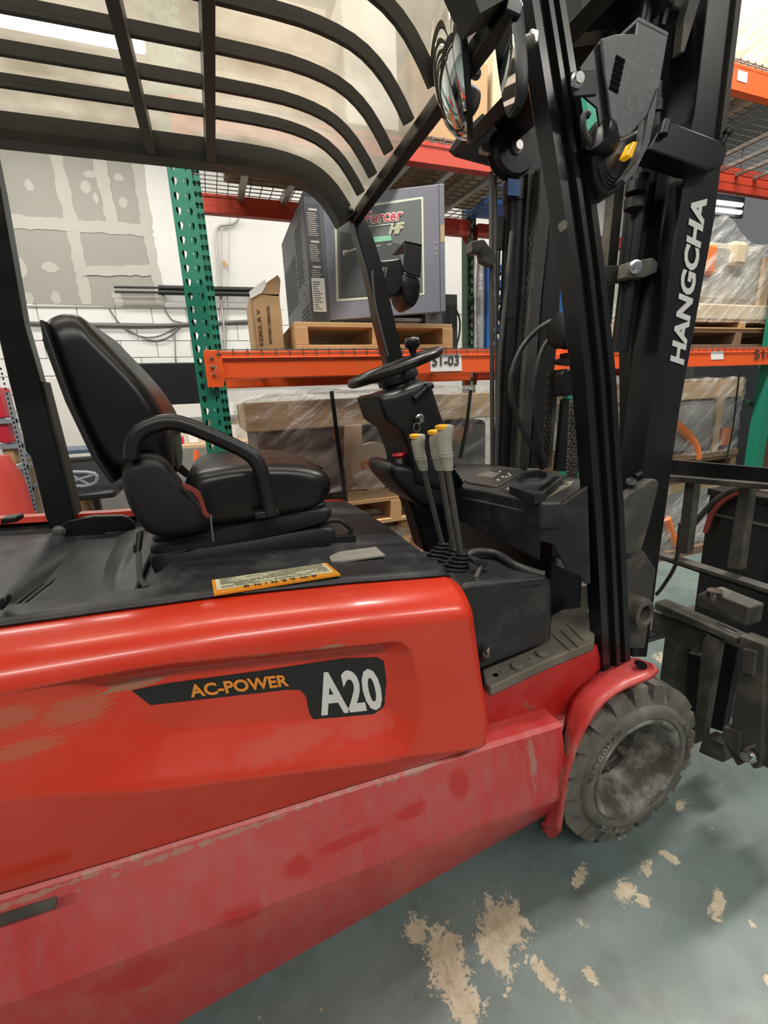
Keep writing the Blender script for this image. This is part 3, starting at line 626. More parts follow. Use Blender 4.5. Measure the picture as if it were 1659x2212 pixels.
# --- front pillars: grooved section swept along the pillar
def pillar(name, yflip):
    lv = [(1440, 1304, 1362, .800), (1130, 1286, 1350, .808), (821, 1262, 1333, .816), (600, 1237, 1311, .823), (380, 1204, 1284, .829), (190, 1174, 1254, .834), (0, 1144, 1224, .840), (-160, 1118, 1200, .844)]
    sec = [(-.060, .0), (-.036, -.0), (-.031, .010), (-.016, .010), (-.011, -.004), (.004, -.004), (.009, .010), (.026, .010), (.031, .0), (.052, .0), (.060, .012), (.060, .042), (.050, .052), (-.050, .052), (-.060, .042)]
    secs = []
    for v, ul, ur, yy in lv:
        pl, pr_ = P(ul, v, Y=yy), P(ur, v, Y=yy); p = (pl+pr_)/2; k = (pr_-pl).length/2/.060
        ring = [Vector((p.x+a*k, yy+b-.004, p.z)) for a, b in sec]
        if yflip: ring = [Vector((q.x, 2*YC-q.y, q.z)) for q in ring]
        secs.append(ring)
    return MB().loft(secs)
npil = part(pillar('a', False), 'front_pillar', M['black_paint'], smooth=25)
part(MB().prism(PP([(1206, 484), (1220, 474), (1226, 480), (1224, 492), (1211, 502), (1206, 494)], Y=.814), (0, .001, 0)), 'worn_sticker', M['step_mat'], npil, smooth=0)
fp = [(766, 452), (790, 470), (803, 500), (822, 560), (846, 660), (874, 785), (880, 800), (842, 800), (834, 770), (812, 680), (806, 640), (790, 570), (772, 510), (764, 480)]
part(px(MB(), fp, 1.60, .06), 'front_pillar', M['black_paint'], bevel=.004, smooth=0)
part(MB().tube(PP([(806, 585), (804, 592), (808, 640), (812, 668), (838, 770)], Y=1.59), .004, 6), 'pillar_cable', M['cable'])
part(MB().tube(PP([(769, 539), (750, 545)], Y=1.58), .0045, 8).tube(PP([(749, 545), (742, 547)], Y=1.58), .008, 8), 'hook_bolt', M['zinc'])
part(MB().box(P(757, 452, Y=1.595), (.012, .02, .012)), 'header_bolt', M['zinc'], bevel=.003)
# lower pillar run to the deck on the far side
part(MB().prism(PP([(842, 795), (880, 795), (930, 1000), (890, 1000)], Y=1.62), (0, .05, 0)), 'pillar_foot', M['black_paint'], smooth=0)
# --- rear pillar with hinge arm
part(px(MB(), [(-110, 290), (-24, 290), (0, 405), (52, 700), (88, 825), (125, 968), (160, 1112), (158, 1128), (142, 1150), (130, 1163), (116, 1160), (98, 1118), (65, 985), (54, 975), (48, 940), (18, 822), (-22, 650), (-80, 420)], 1.55, .05), 'rear_pillar', M['black_paint'], bevel=.004, smooth=0)
part(px(MB(), [(88, 825), (93, 824), (130, 966), (166, 1112), (160, 1114), (125, 968)], 1.548, .06), 'rear_pillar_edge', M['bar_grey'], smooth=0)
part(MB().prism([Vector((q.x, 2.40-q.y, q.z)) for q in PP([(-110, 290), (-24, 290), (160, 1112), (130, 1163), (98, 1118), (-80, 420)], Y=1.60)], (0, .05, 0)), 'rear_pillar', M['black_paint'], bevel=.004, smooth=0)
part(px(MB(), [(118, 1158), (118, 1148), (130, 1134), (150, 1124), (200, 1115), (262, 1114), (276, 1118), (288, 1130), (292, 1147), (226, 1151), (218, 1159), (150, 1164), (130, 1163)], 1.53, .022), 'hinge_arm', M['black_paint'], bevel=.003, smooth=0)
q = P(128, 1148, Y=1.53); part(MB().lathe([(.018, .0), (.018, .004), (.012, .005), (.012, .012), (0.001, .012)], q, (0, -1, 0), 20), 'hinge_bolt', M['zinc'])
part(px(MB(), [(0, 1120), (36, 1116), (38, 1128), (0, 1134)], 1.45, .05), 'rear_latch', M['black_plastic'], bevel=.004)
part(MB().prism(PP([(-5, 1310), (0, 1292), (12, 1290), (18, 1302), (2, 1322)], Y=.86), (0, .02, 0)), 'flap_strap', M['black_plastic'], bevel=.003)
# --- floor well, step mat, lever console
part(MB().prism([Vector((.44, .90, .44)), Vector((1.02, .97, .47)), Vector((1.06, 1.6, .47)), Vector((.44, 1.7, .44))], (0, 0, .03)), 'floor_plate', M['black_steel'], smooth=0)
FN = ((0, 1, 0), (0, .808, 0))
part(MB().prism(PP([(1000, 1520), (1062, 1494), (1290, 1394), (1300, 1440), (1245, 1500), (1232, 1560), (1000, 1625)], N=FN), (.002, .02, 0)), 'front_frame', M['red_frame'], smooth=0)
li = [P(1000, 1600, N=FN), P(1045, 1585, N=FN), P(1140, 1562, N=FN), P(1222, 1540, N=FN), P(1224, 1542, N=FN)]
lo_ = [P(1000, 1636, Y=.746), P(1048, 1618, Y=.746), P(1140, 1590, Y=.746), P(1212, 1568, Y=.746), P(1216, 1567, Y=.752)]
part(MB().loft([[a, b, b+Vector((0, 0, -.02)), a+Vector((0, 0, -.02))] for a, b in zip(li, lo_)]), 'sill_ledge', M['ledge'], bevel=.003, smooth=0)
ML, MR = P(1060, 1484, Y=.80), P(1283, 1385, Y=.80); MN = ((-(MR.z-ML.z), 0, MR.x-ML.x), tuple(ML)); MN2 = (MN[0], tuple(ML+Vector((0, 0, .001))))
mat_o = PP([(1048, 1474), (1060, 1484), (1170, 1432), (1283, 1385), (1290, 1340), (1262, 1310), (1215, 1316), (1190, 1330), (1185, 1370), (1120, 1400), (1040, 1440)], N=MN)
sm_ = part(MB().prism(mat_o, (0, 0, -.028)), 'step_mat', M['step_mat'], bevel=.004)
for u, v in [(1118, 1440), (1172, 1413)]:
    part(MB().lathe([(.016, 0), (.016, .006), (.012, .0075), (.001, .0075)], P(u, v, N=MN2), (0, 0, 1), 18), 'stud', M['step_mat'], sm_)
q = P(1071, 1458, N=MN2); part(MB().lathe([(.007, 0), (.006, .001), (.001, .001)], q, (0, 0, 1), 14), 'mat_hole', M['void'], sm_)
for a, b in [((1082, 1452), (1100, 1440)), ((1145, 1425), (1152, 1418)), ((1196, 1372), (1232, 1405)), ((1212, 1362), (1250, 1398)), ((1225, 1348), (1262, 1384))]: part(MB().bar(P(*a, N=MN2), P(*b, N=MN2), .006, .006), 'mat_rib', M['step_mat'], sm_)

# console block: near face plus lid
con = [(995, 1270), (1012, 1262), (1180, 1242), (1192, 1256), (1195, 1290), (1194, 1385), (1046, 1446), (1030, 1450), (1000, 1440)]
part(px(MB(), con, .835, .26), 'lever_console', M['grey_plastic'], bevel=.012, seg=3)
rimc = smoothline([P(u, v, Z=z) for u, v, z in [(1008, 1205, .83), (1020, 1192, .84), (1060, 1192, .835), (1085, 1202, .83), (1110, 1222, .825), (1150, 1236, .815), (1176, 1243, .81)]], 2)
part(MB().tube(rimc, .012, 8), 'console_rim', M['grey_plastic'], smooth=60)
part(MB().prism(PP([(985, 1232), (1030, 1200), (1100, 1226), (1180, 1246), (1010, 1268)], Z=.815), (0, 0, -.02)), 'console_tray', M['grey_plastic'], bevel=.004)
hb = MB(); hb.tube([P(1014, 1282, Y=.845), P(1038, 1224, Y=.90)], .0065, 8)
rl_ = part(hb, 'release_lever', M['dirty_steel'])
part(px(MB(), [(1020, 1207), (1030, 1205), (1056, 1216), (1056, 1224), (1046, 1228), (1024, 1219)], .895, .02), 'lever_grip', M['grey_plastic'], rl_, bevel=.003)
part(MB().tube(smoothline(PP([(1012, 1284), (1020, 1282), (1026, 1272), (1032, 1250)], Y=.84), 1), .0022, 6), 'release_cable', M['cable'], rl_)
# floor knob at the console foot
sk = part(MB().cyl(P(1040, 1424, Y=.84), P(1050, 1414, Y=.82), .009, 10), 'clamp_knob', M['dirty_steel'])
star = []
c_ = P(1056, 1412, Y=.815)
for k in range(10): 
    r_ = .017 if k % 2 == 0 else .010; a = k*math.pi/5; star.append(c_+Vector((-.35*r_*math.cos(a), r_*math.cos(a)*.2, r_*math.sin(a)))+Vector((.8*r_*math.cos(a), 0, 0)))
part(MB().prism(star, (0, .010, 0)), 'star_head', M['zinc'], sk, bevel=.002)
# boots and levers
for i, (u, v, uk, vk, y, s) in enumerate([(955, 1175, 915, 1016, 1.05, .93), (980, 1187, 951, 1016, 1.0, .98), (995, 1196, 968, 1016, .95, 1.05)]):
    b_ = P(u, v, Y=y); k_ = P(uk, vk, Y=y)
    lev = part(MB().tube([b_-(k_-b_)*.15, k_+(k_-b_)*.1], .0075*s, 10), 'control_lever', M['taupe'])
    # knob, traced as the outline of a thumb grip with the rings as steps
    up = (k_-b_).normalized(); L_ = .106*s; side = Vector((.96, -.25, 0))
    prof = [(0, .0118, 0), (.10, .0145, 0), (.30, .0165, 0), (.31, .0175, 0), (.34, .0175, 0), (.345, .0165, 0), (.37, .0165, 0), (.375, .0177, 0), (.41, .0177, 0), (.415, .017, 0), (.60, .0175, .001), (.78, .0190, .004), (.90, .0195, .009), (.97, .0165, .012), (1.0, .007, .012)]
    secs = []
    for h, r_, off in prof:
        secs.append([k_+up*(h*L_)+side*(off*s)+side*(math.cos(t)*r_*s)+side.cross(up)*(math.sin(t)*r_*.8*s) for t in [2*math.pi*j/16 for j in range(16)]])
    part(MB().loft(secs), 'knob', M['knob'], lev, smooth=35)
    q = k_+up*L_*.995+side*.010*s; cap = MB(); cap.loft([[q+up*h+side*(math.cos(t)*r_*s-.008)+side.cross(up)*(math.sin(t)*r_*.8*s) for t in [2*math.pi*j/14 for j in range(14)]] for h, r_ in ((-.010, .0185), (-.002, .0175), (.001, .009))])
    part(cap, 'knob_cap', M['yellow'], lev, smooth=50)
    bt = MB()
    for j in range(8):
        f = j/7; c_ = b_+Vector((.004, 0, -.002))+Vector((-.006*j, -.010*f, -.058*f)); r_ = (.018+.036*f)
        bt.lathe([(r_*.75, -.004), (r_, -.001), (r_, .002), (r_*.78, .004)], c_, (.15, .15, 1), 18)
    part(bt, 'lever_boot', M['grey_plastic'], lev, smooth=50)
# --- steering column and wheel
col = MB(); cpts = PP([(818, 856), (826, 850), (850, 846), (922, 820), (930, 824), (938, 838), (966, 925), (985, 990), (1002, 1052), (960, 1066), (900, 1050), (888, 985), (868, 930), (846, 915), (834, 905)], Y=1.15)
pillow(col, cpts, (0, .22, 0), .022, 3); colo = part(col, 'steering_column', M['black_plastic'], smooth=50)
part(MB().tube(PP([(895, 862), (920, 838)], Y=1.14), .010, 10).tube(PP([(920, 838), (934, 832)], Y=1.14), [.012, .009], 10), 'turn_stalk', M['black_plastic'], colo)
kq = P(906, 905, Y=1.15); part(MB().lathe([(.014, 0), (.014, .004), (.010, .006), (.010, .003), (.001, .003)], kq, (0, -1, 0), 18), 'ignition_switch', M['zinc'], colo)
kk = MB(); kk.tube([P(900, 914, Y=1.135)+Vector((.010*math.cos(t), 0, .012*math.sin(t)-.012)) for t in [2*math.pi*j/16 for j in range(16)]], .0012, 6, closed=True)
part(kk, 'key_ring', M['zinc'], colo); part(px(MB(), [(898, 902), (908, 902), (907, 912), (902, 915), (896, 911)], 1.135, .006), 'key', M['black_plastic'], colo, bevel=.001)
wc = P(852, 794, Y=1.26); wx = (P(943, 757, Y=1.26)-P(760, 830, Y=1.26)); R_ = wx.length/2*.94; wx.normalize(); wy = Vector((0, 1, 0)); wn = wx.cross(wy).normalized()
if wn.z < 0: wn = -wn
rimv = [wc+wx*(R_*math.cos(t))+wy*(R_*math.sin(t)) for t in [2*math.pi*j/48 for j in range(48)]]
sw = part(MB().tube(rimv, .0135, 10, closed=True), 'steering_wheel', M['leather'], smooth=70)
part(MB().lathe([(.05, -.045), (.062, -.04), (.060, -.012), (.052, .0), (.02, .004), (.001, .004)], wc, tuple(wn), 28), 'wheel_hub', M['black_plastic'], sw)
for a in (.3, math.pi-.3, -math.pi/2): part(MB().bar(wc+wx*.04*math.cos(a)+wy*.04*math.sin(a)-wn*.006, wc+wx*(R_-.004)*math.cos(a)+wy*(R_-.004)*math.sin(a), .03, .01, up=tuple(wn)), 'spoke', M['black_plastic'], sw, bevel=.003)
part(MB().lathe([(.058, -.10), (.062, -.075), (.055, -.05), (.05, -.04)], wc, tuple(wn), 28), 'column_collar', M['black_plastic'], colo)
kb = P(893, 782, Y=1.2); kt = P(890, 735, Y=1.2); kd = (kt-kb)
part(MB().lathe([(.007, 0), (.009, .010), (.007, .018), (.012, .035), (.021, .042), (.0225, .055), (.018, .064), (.001, .066)], kb, tuple(kd), 20), 'spinner_knob', M['black_plastic'], sw, smooth=60)
lower = MB(); pillow(lower, smoothpoly(PP([(846, 1012), (856, 1000), (905, 1010), (960, 1040), (1004, 1056), (998, 1090), (960, 1105), (905, 1095), (875, 1062), (850, 1034)], Y=1.16), 1), (0, .24, 0), .03, 3); part(lower, 'column_shroud', M['black_plastic'], smooth=55)
part(px(MB(), [(868, 1040), (960, 1060), (985, 1140), (960, 1190), (920, 1195), (895, 1110)], 1.25, .10), 'column_base', M['black_plastic'], bevel=.01)
es = part(MB().cyl(P(864, 1002, Y=1.2), P(863, 990, Y=1.2), .011, 14), 'emergency_stop', M['steel_edge'])
part(MB().lathe([(.008, 0), (.018, .006), (.021, .011), (.019, .015), (.001, .017)], P(863, 990, Y=1.2), (-.1, 0, 1), 20), 'stop_button', M['red_plastic'], es)
bl_ = MB()
for j in range(5):
    a = P(984+j*4, 1022+j*6, Y=1.12); bl_.tube([a+Vector((0, 0, .012)), a+Vector((.02, .05, -.02))], .004, 6)
part(bl_, 'column_bellows', M['grey_plastic'])
# --- dashboard
DT = .99
dt = PP([(975, 1050), (985, 1000), (1062, 1003), (1200, 1022), (1268, 1038), (1268, 1046), (1214, 1084), (1170, 1086), (1050, 1060)], Z=DT)
dash = part(MB().prism(dt, (0, 0, -.07)), 'dashboard', M['grey_plastic'], bevel=.007, seg=3)
sk1 = [P(975, 1050, Z=DT), P(1170, 1086, Z=DT), P(1214, 1084, Z=DT), P(1268, 1046, Z=DT)]
def skirt(a, b, da, db): return [a+Vector((.004, .004, -.03)), b+Vector((.004, .004, -.03)), b+Vector((.006, .004, -db)), a+Vector((.006, .004, -da))]
part(MB().prism(skirt(sk1[0], sk1[1], .10, .155), (.012, .02, 0)), 'dash_skirt', M['grey_plastic'], dash, bevel=.003)
part(MB().prism(PP([(1160, 1092), (1214, 1090), (1270, 1050), (1276, 1262), (1262, 1262), (1248, 1240), (1222, 1230), (1210, 1206), (1192, 1176), (1150, 1166)], N=((-.62, -.78, 0), tuple(sk1[2]+Vector((0, .004, 0))))), (.012, .016, 0)), 'dash_skirt', M['grey_plastic'], dash, bevel=.003)
part(MB().b2((.86, .98, .47), (.98, 1.62, .96)), 'dash_bulkhead', M['black_plastic'], dash, smooth=0)
part(MB().prism(PP([(1203, 1206), (1247, 1222), (1247, 1240), (1204, 1222)], Y=.95), (0, .01, 0)), 'foil_sticker', M['wire'], dash, smooth=0)
dp = part(MB().prism(PP([(1002, 1036), (1050, 1012), (1058, 1010), (1126, 1015), (1130, 1019), (1080, 1047), (1070, 1050), (1008, 1040)], Z=DT+.006), (0, 0, -.008)), 'display_panel', M['screen_grey'], dash, bevel=.003)
part(MB().prism(PP([(1028, 1027), (1050, 1017), (1082, 1021), (1064, 1032)], Z=DT+.0068), (0, 0, -.0012)), 'display_screen', M['machine_grey'], dp, smooth=0)
for u, v in [(1086, 1030), (1094, 1030), (1099, 1023), (1102, 1027), (1076, 1037), (1080, 1018)]: part(MB().box(P(u, v, Z=DT+.007), (.007, .007, .003)), 'button', M['paper'], dp, smooth=0)
def ring_prism(outer, inn, ztop, h):  # a tray with an elliptical well
    mb = MB(); n = len(inn); c = sum(inn, Vector((0, 0, 0)))/n
    out = []
    for q in inn:
        d = (q-c).normalized(); best = None
        for i in range(len(outer)):
            a, b = outer[i-1], outer[i]; e = b-a; den = d.x*e.y-d.y*e.x
            if abs(den) < 1e-9: continue
            t = ((a.x-c.x)*e.y-(a.y-c.y)*e.x)/den; s = ((a.x-c.x)*d.y-(a.y-c.y)*d.x)/den
            if t > 0 and -1e-6 <= s <= 1+1e-6: best = t if best is None else min(best, t)
        out.append(c+d*(best or .05))
    lo = Vector((0, 0, -h)); mb.loft([[q+lo for q in out], out, inn, [q+Vector((0, 0, -.06)) for q in inn]], caps=False)
    b = len(mb.v); mb.add([q+Vector((0, 0, -.06)) for q in inn], [tuple(range(n))])
    return mb
cupo = PP([(1097, 1049), (1148, 1012), (1222, 1026), (1165, 1073)], Z=DT+.022)
inn = [P(1149+33*math.cos(t)+2*math.sin(t), 1031-6*math.cos(t)+13*math.sin(t), Z=DT+.022) for t in [2*math.pi*k/28 for k in range(28)]]
ch = part(ring_prism(cupo, inn, DT, .024), 'cup_holder', M['grey_plastic'], dash, smooth=40)
part(MB().prism(PP([(1160, 1058), (1198, 1028), (1210, 1030), (1172, 1060)], Z=DT+.0228), (0, 0, -.001)), 'tray_slot', M['void'], ch, smooth=0)
part(MB().prism(PP([(1092, 1056), (1100, 1050), (1165, 1076), (1225, 1040), (1240, 1038), (1232, 1048), (1170, 1082), (1150, 1080)], Z=DT+.003), (0, 0, -.004)), 'tray_flange', M['step_mat'], ch, bevel=.001)
part(MB().lathe([(.010, 0), (.010, .003), (.006, .004), (.006, .009), (.001, .009)], P(1220, 1045, Z=DT+.004), (0, 0, 1), 14), 'tray_bolt', M['zinc'], ch)
# --- fender
fo = smoothline(PP([(1418, 1446), (1408, 1458), (1390, 1466), (1342, 1483), (1292, 1520), (1247, 1590), (1218, 1680), (1210, 1745), (1207, 1800)], Y=.706), 1)
fi_px = [(1400, 1430), (1370, 1418), (1330, 1430), (1292, 1440), (1234, 1500), (1219, 1560), (1198, 1650), (1184, 1730), (1170, 1792)]
fi = smoothline([P(u, v, Y=y) for (u, v), y in zip(fi_px, (.74, .80, .82, .83, .80, .785, .775, .765, .755))], 1)
rows = []
for a, b in zip(fo, fi):
    m_ = (a+b)/2; rows.append([a, a*.75+b*.25+Vector((0, 0, .003)), m_+Vector((0, 0, .005)), a*.25+b*.75+Vector((0, 0, .003)), b])
fen = part(MB().grid(rows), 'fender', M['red_low'], smooth=60, solid=.010)
part(MB().lathe([(.016, 0), (.014, .0015), (.001, .0015)], P(1384, 1438, Y=.745)+Vector((0, 0, .004)), (0, -.25, 1), 20), 'fender_hole', M['void'], fen)
part(MB().prism([P(1172, 1792, Y=.755), P(1186, 1810, Y=.735), P(1200, 1810, Y=.715), P(1207, 1800, Y=.706)], (0, .005, .02)), 'fender_tip', M['red_low'], fen, smooth=0)
part(MB().prism([Vector((.86, .80, .470)), Vector((1.0, .80, .490)), Vector((1.0, .88, .490)), Vector((.86, .88, .470))], (0, 0, .012)), 'pillar_base', M['red_low'], bevel=.003)
# --- drive wheels
def wheel(yf, sgn):
    cx, cz, RT = .957, .243, .243
    pr = [(.150, .018), (.158, .006), (.168, .004), (.180, .006), (.188, .012), (.191, .019), (.200, .022), (.214, .034), (.218, .19), (.205, .205), (.15, .205)]
    o = (cx, yf, cz); ax = (0, sgn, 0)
    mb = MB().lathe(pr, o, ax, 72, caps=False)
    n = 20
    for k in range(n):   # shoulder lugs, alternating sides
        for side in (0, 1):
            a0 = 2*math.pi*(k+.5*side)/n; da = 2*math.pi/n*.36
            y0, y1, y2 = (.020, .050, .125) if side == 0 else (.205, .17, .095)
            pts = []
            for rr in (.194, RT):
                hh = 1 if rr > .21 else 1.0; tw = .10 if side == 0 else -.10
                for yy, sh, wd in ((y0, 0, .95), (y1, .0, 1.0), (y2, tw, .8)):
                    yq = yy if rr < .21 else yy+(.008 if yy == y0 and side == 0 else (-.008 if yy == y0 else 0))
                    for sg in (-1, 1):
                        a = a0+sh+sg*da*wd; pts.append(Vector((cx+rr*math.cos(a), yf+sgn*yq, cz+rr*math.sin(a))))
            mb.add(pts, [(6, 7, 9, 8), (8, 9, 11, 10), (0, 6, 8, 2), (2, 8, 10, 4), (1, 3, 9, 7), (3, 5, 11, 9), (0, 1, 7, 6), (4, 10, 11, 5)])
    t = part(mb, 'drive_wheel', M['tread_rubber'], smooth=32)
    rp = [(.150, .020), (.156, .012), (.153, .006), (.146, .006), (.139, .012), (.134, .020), (.128, .045), (.120, .075), (.114, .100), (.108, .118)]
    r_ = part(MB().lathe(rp, o, ax, 64, caps=False), 'rim', M['rim'], t, smooth=50)
    part(MB().lathe([(.110, .116), (.085, .120), (.082, .124), (.03, .124), (.028, .112), (.001, .110)], o, ax, 48, caps=False), 'hub', M['hub'], t, smooth=40)
    for k in range(6):
        a = k*math.pi/3+.4; q = Vector((cx+.075*math.cos(a), yf+sgn*.122, cz+.075*math.sin(a)))
        part(MB().cyl(q, q-Vector((0, sgn*.022, 0)), .012, 6).cyl(q-Vector((0, sgn*.02, 0)), q-Vector((0, sgn*.030, 0)), .006, 8), 'wheel_nut', M['dirty_steel'], t)
    return t
wh = wheel(.705, 1); wheel(2*YC-.705, -1)
def arc_text(s, a0, a1, r, h, parent):
    n = len(s)
    for i, chh in enumerate(s):
        a = a0+(a1-a0)*(i+.5)/n; wdt = abs(a1-a0)*r/n*.8
        c = Vector((.957+r*math.cos(a), .7085, .243+r*math.sin(a))); rad = Vector((math.cos(a), 0, math.sin(a))); tan = Vector((math.sin(a), 0, -math.cos(a)))
        if a1 > a0: rad, tan = -rad, -tan
        text_on('tyre_lettering', chh, c-tan*wdt/2-rad*h/2, c+tan*wdt/2-rad*h/2, c-tan*wdt/2+rad*h/2, M['rim'], parent, depth=.0018, bold=.02)
arc_text('KARGOMAX', 2.95, 2.05, .180, .016, wh); arc_text('SOLID', 3.95, 4.5, .182, .016, wh); arc_text('200/50-10', .75, -.15, .180, .014, wh)
# --- mast, traced on its own planes
YN = .90
mast = part(px(MB(), [(1570, -330), (1650, -330), (1600, 0), (1575, 230), (1545, 470), (1470, 880), (1428, 1180), (1398, 1420), (1366, 1420), (1372, 1150), (1392, 1000), (1424, 760), (1452, 560), (1500, 250)], YN, .085), 'mast', M['black_paint'], bevel=.004, smooth=0)
part(px(MB(), [(1594, -20), (1606, -20), (1568, 290), (1556, 300)], YN-.010, .012), 'mast_edge_strip', M['bar_grey'], mast, bevel=.002, smooth=0)
on_y('HANGCHA', 'lettering', (1476, 789), (1527, 430), (1446, 779), YN-.001, M['white_ink'], mast, bold=.04)
# far outer rail by the truck's symmetry
def far_of(pts): return [Vector((q.x, 2*YC-q.y, q.z)) for q in pts]
farp = far_of(PP([(1572, -330), (1650, -330), (1470, 880), (1398, 1420), (1360, 1420), (1424, 760)], Y=YN))
part(MB().prism(farp, (0, -.085, 0)), 'mast_rail', M['black_steel'], mast, bevel=.004, smooth=0)
# inner near rail and cylinder
part(px(MB(), [(1392, 300), (1440, 300), (1415, 520), (1392, 1010), (1362, 1010), (1362, 560)], .985, .04), 'inner_rail', M['black_steel'], mast, bevel=.003, smooth=0)
part(px(MB(), [(1330, 380), (1352, 380), (1322, 700), (1300, 700)], 1.08, .03), 'inner_rail', M['dirty_steel'], mast, bevel=.003, smooth=0)
lc = part(MB().cyl(P(1384, 380, Y=.97), P(1338, 760, Y=.97), .021, 16), 'lift_cylinder', M['black_paint'], mast, smooth=60)
part(MB().cyl(P(1418, 180, Y=.95), P(1412, 300, Y=.95), .013, 14).cyl(P(1416, 220, Y=.95), P(1414, 245, Y=.95), .017, 14), 'cylinder_rod', M['black_steel'], lc, smooth=60)
part(MB().cyl(P(1376, 395, Y=.955), P(1373, 418, Y=.955), .024, 16).cyl(P(1371, 430, Y=.955), P(1369, 452, Y=.955), .023, 16), 'cylinder_collar', M['black_steel'], lc, smooth=60)
# chain anchor block at mid height
an = part(px(MB(), [(1358, 566), (1410, 556), (1422, 566), (1420, 588), (1392, 600), (1352, 600)], .93, .05), 'anchor_block', M['dirty_steel'], mast, bevel=.003)
part(MB().lathe([(.014, 0), (.016, .008), (.010, .010), (.010, .020), (.001, .021)], P(1370, 578, Y=.93), (-.5, -1, 0), 18), 'anchor_nut', M['chrome'], an)
part(px(MB(), [(1300, 574), (1362, 570), (1360, 606), (1312, 612)], .96, .03), 'tie_bar', M['black_steel'], mast, bevel=.003)
# stay bracket
sb = part(px(MB(), [(1437, 258), (1568, 308), (1572, 322), (1562, 358), (1530, 366), (1400, 322), (1424, 280)], YN-.035, .06), 'stay_bracket', M['black_paint'], mast, bevel=.003, smooth=0)
part(MB().lathe([(.007, 0), (.007, .02), (.010, .021), (.010, .028), (.001, .028)], P(1558, 312, Y=YN-.03), (.3, -.2, .8), 12), 'bracket_bolt', M['black_steel'], sb)
part(MB().cyl(P(1440, 262, Y=YN-.04), P(1432, 292, Y=YN-.04), .010, 12), 'bracket_pin', M['black_steel'], sb)
# lower gusset, pivot lug
part(px(MB(), [(1348, 1078), (1360, 1066), (1408, 1036), (1420, 1036), (1424, 1046), (1404, 1130), (1384, 1194), (1346, 1200)], YN-.03, .03), 'side_gusset', M['dirty_steel'], mast, bevel=.004, smooth=0)
part(MB().lathe([(.013, 0), (.013, .012), (.008, .014), (.001, .014)], P(1362, 1044, Y=YN-.01), (-.4, -.5, .5), 18).cyl(P(1372, 1030, Y=YN), P(1384, 1022, Y=YN), .008, 10), 'tilt_joint', M['black_steel'], mast)
lugc = P(1384, 1322, Y=.87); mb = MB(); rr = []
for k in range(28):
    t = 2*math.pi*k/28; rr.append((math.cos(t), math.sin(t)))
mb.loft([[lugc+Vector((a*r_, y, b*r_*1.25)) for a, b in rr] for r_, y in ((.020, .04), (.020, -.015), (.026, -.02), (.036, -.015), (.038, .04))], caps=False)
part(mb, 'pivot_lug', M['dirty_steel'], mast, smooth=50)
part(MB().lathe([(.0205, 0), (.001, 0)], lugc+Vector((0, .02, 0)), (0, -1, 0), 20), 'lug_hole', M['void'], mast)
part(px(MB(), [(1350, 1200), (1390, 1190), (1416, 1230), (1404, 1320), (1392, 1400), (1356, 1400)], YN-.005, .03), 'mast_foot', M['dirty_steel'], mast, smooth=0)
# crossbeams between the rails, run square to the rails
cb = PP([(978, 292), (985, 300), (984, 322), (1000, 336), (1060, 352), (1066, 330), (1058, 290), (1076, 268), (1062, 250)], Y=1.56)
part(MB().prism(PP([(975, 328), (1060, 252), (1073, 268), (1000, 336)], Y=1.56), (0, -.68, 0)), 'cross_beam', M['black_steel'], mast, bevel=.003, smooth=0)
part(MB().prism(PP([(972, 322), (985, 300), (1042, 245), (1074, 262), (1062, 356), (985, 335)], Y=1.57), (0, .012, 0)), 'beam_end_plate', M['black_steel'], mast, smooth=0)
part(MB().lathe([(.013, 0), (.001, .0)], P(993, 322, Y=1.569), (0, -1, 0), 16), 'plate_hole', M['white_board'], mast)
part(MB().prism(PP([(1066, 268), (1084, 240), (1110, 240), (1118, 292), (1090, 330)], Y=1.53), (0, -.62, 0)), 'cross_beam', M['black_steel'], mast, bevel=.004, smooth=0)
part(MB().prism(PP([(1135, 60), (1172, -10), (1270, -10), (1238, 110)], Y=1.50), (0, -.52, 0)), 'cross_beam', M['black_steel'], mast, bevel=.003, smooth=0)
for y in (.955,):
    part(px(MB(), [(1250, -60), (1500, -60), (1468, 270), (1430, 330), (1395, 330), (1330, 60), (1262, 70)], 1.02, .05), 'head_plate', M['black_steel'], mast, smooth=0)
hb_ = MB()
for u in (1392, 1402, 1420, 1438): hb_.tube(smoothline(PP([(u, -40), (u-2, 20), (u-10, 60)], Y=.96), 1), .010, 8)
part(hb_, 'head_hose', M['hose'], mast)
part(MB().box(P(1448, 12, Y=.97), (.045, .05, .05)), 'chain_end', M['dirty_steel'], mast, bevel=.006)
part(px(MB(), [(1492, -10), (1515, -10), (1478, 112), (1470, 112), (1478, 40)], .91, .02), 'rail_wedge', M['dirty_steel'], mast, smooth=0)
# sheave at the far end of the beam
sv = P(1104, 328, Y=1.50); shv = part(MB().lathe([(.012, -.03), (.075, -.03), (.082, -.018), (.070, -.012), (.070, .012), (.082, .018), (.075, .03), (.012, .03)], sv, (0, 1, 0), 36), 'sheave', M['black_steel'], mast, smooth=45)
part(MB().lathe([(.022, .0), (.022, .006), (.014, .008), (.014, .018), (.001, .018)], sv+Vector((0, -.03, 0)), (0, -1, 0), 20), 'sheave_bolt', M['zinc'], shv)
part(px(MB(), [(1038, 308), (1070, 313), (1078, 318), (1064, 332), (1042, 326)], 1.5, .02), 'cover_tab', M['steel_edge'], mast, smooth=0)
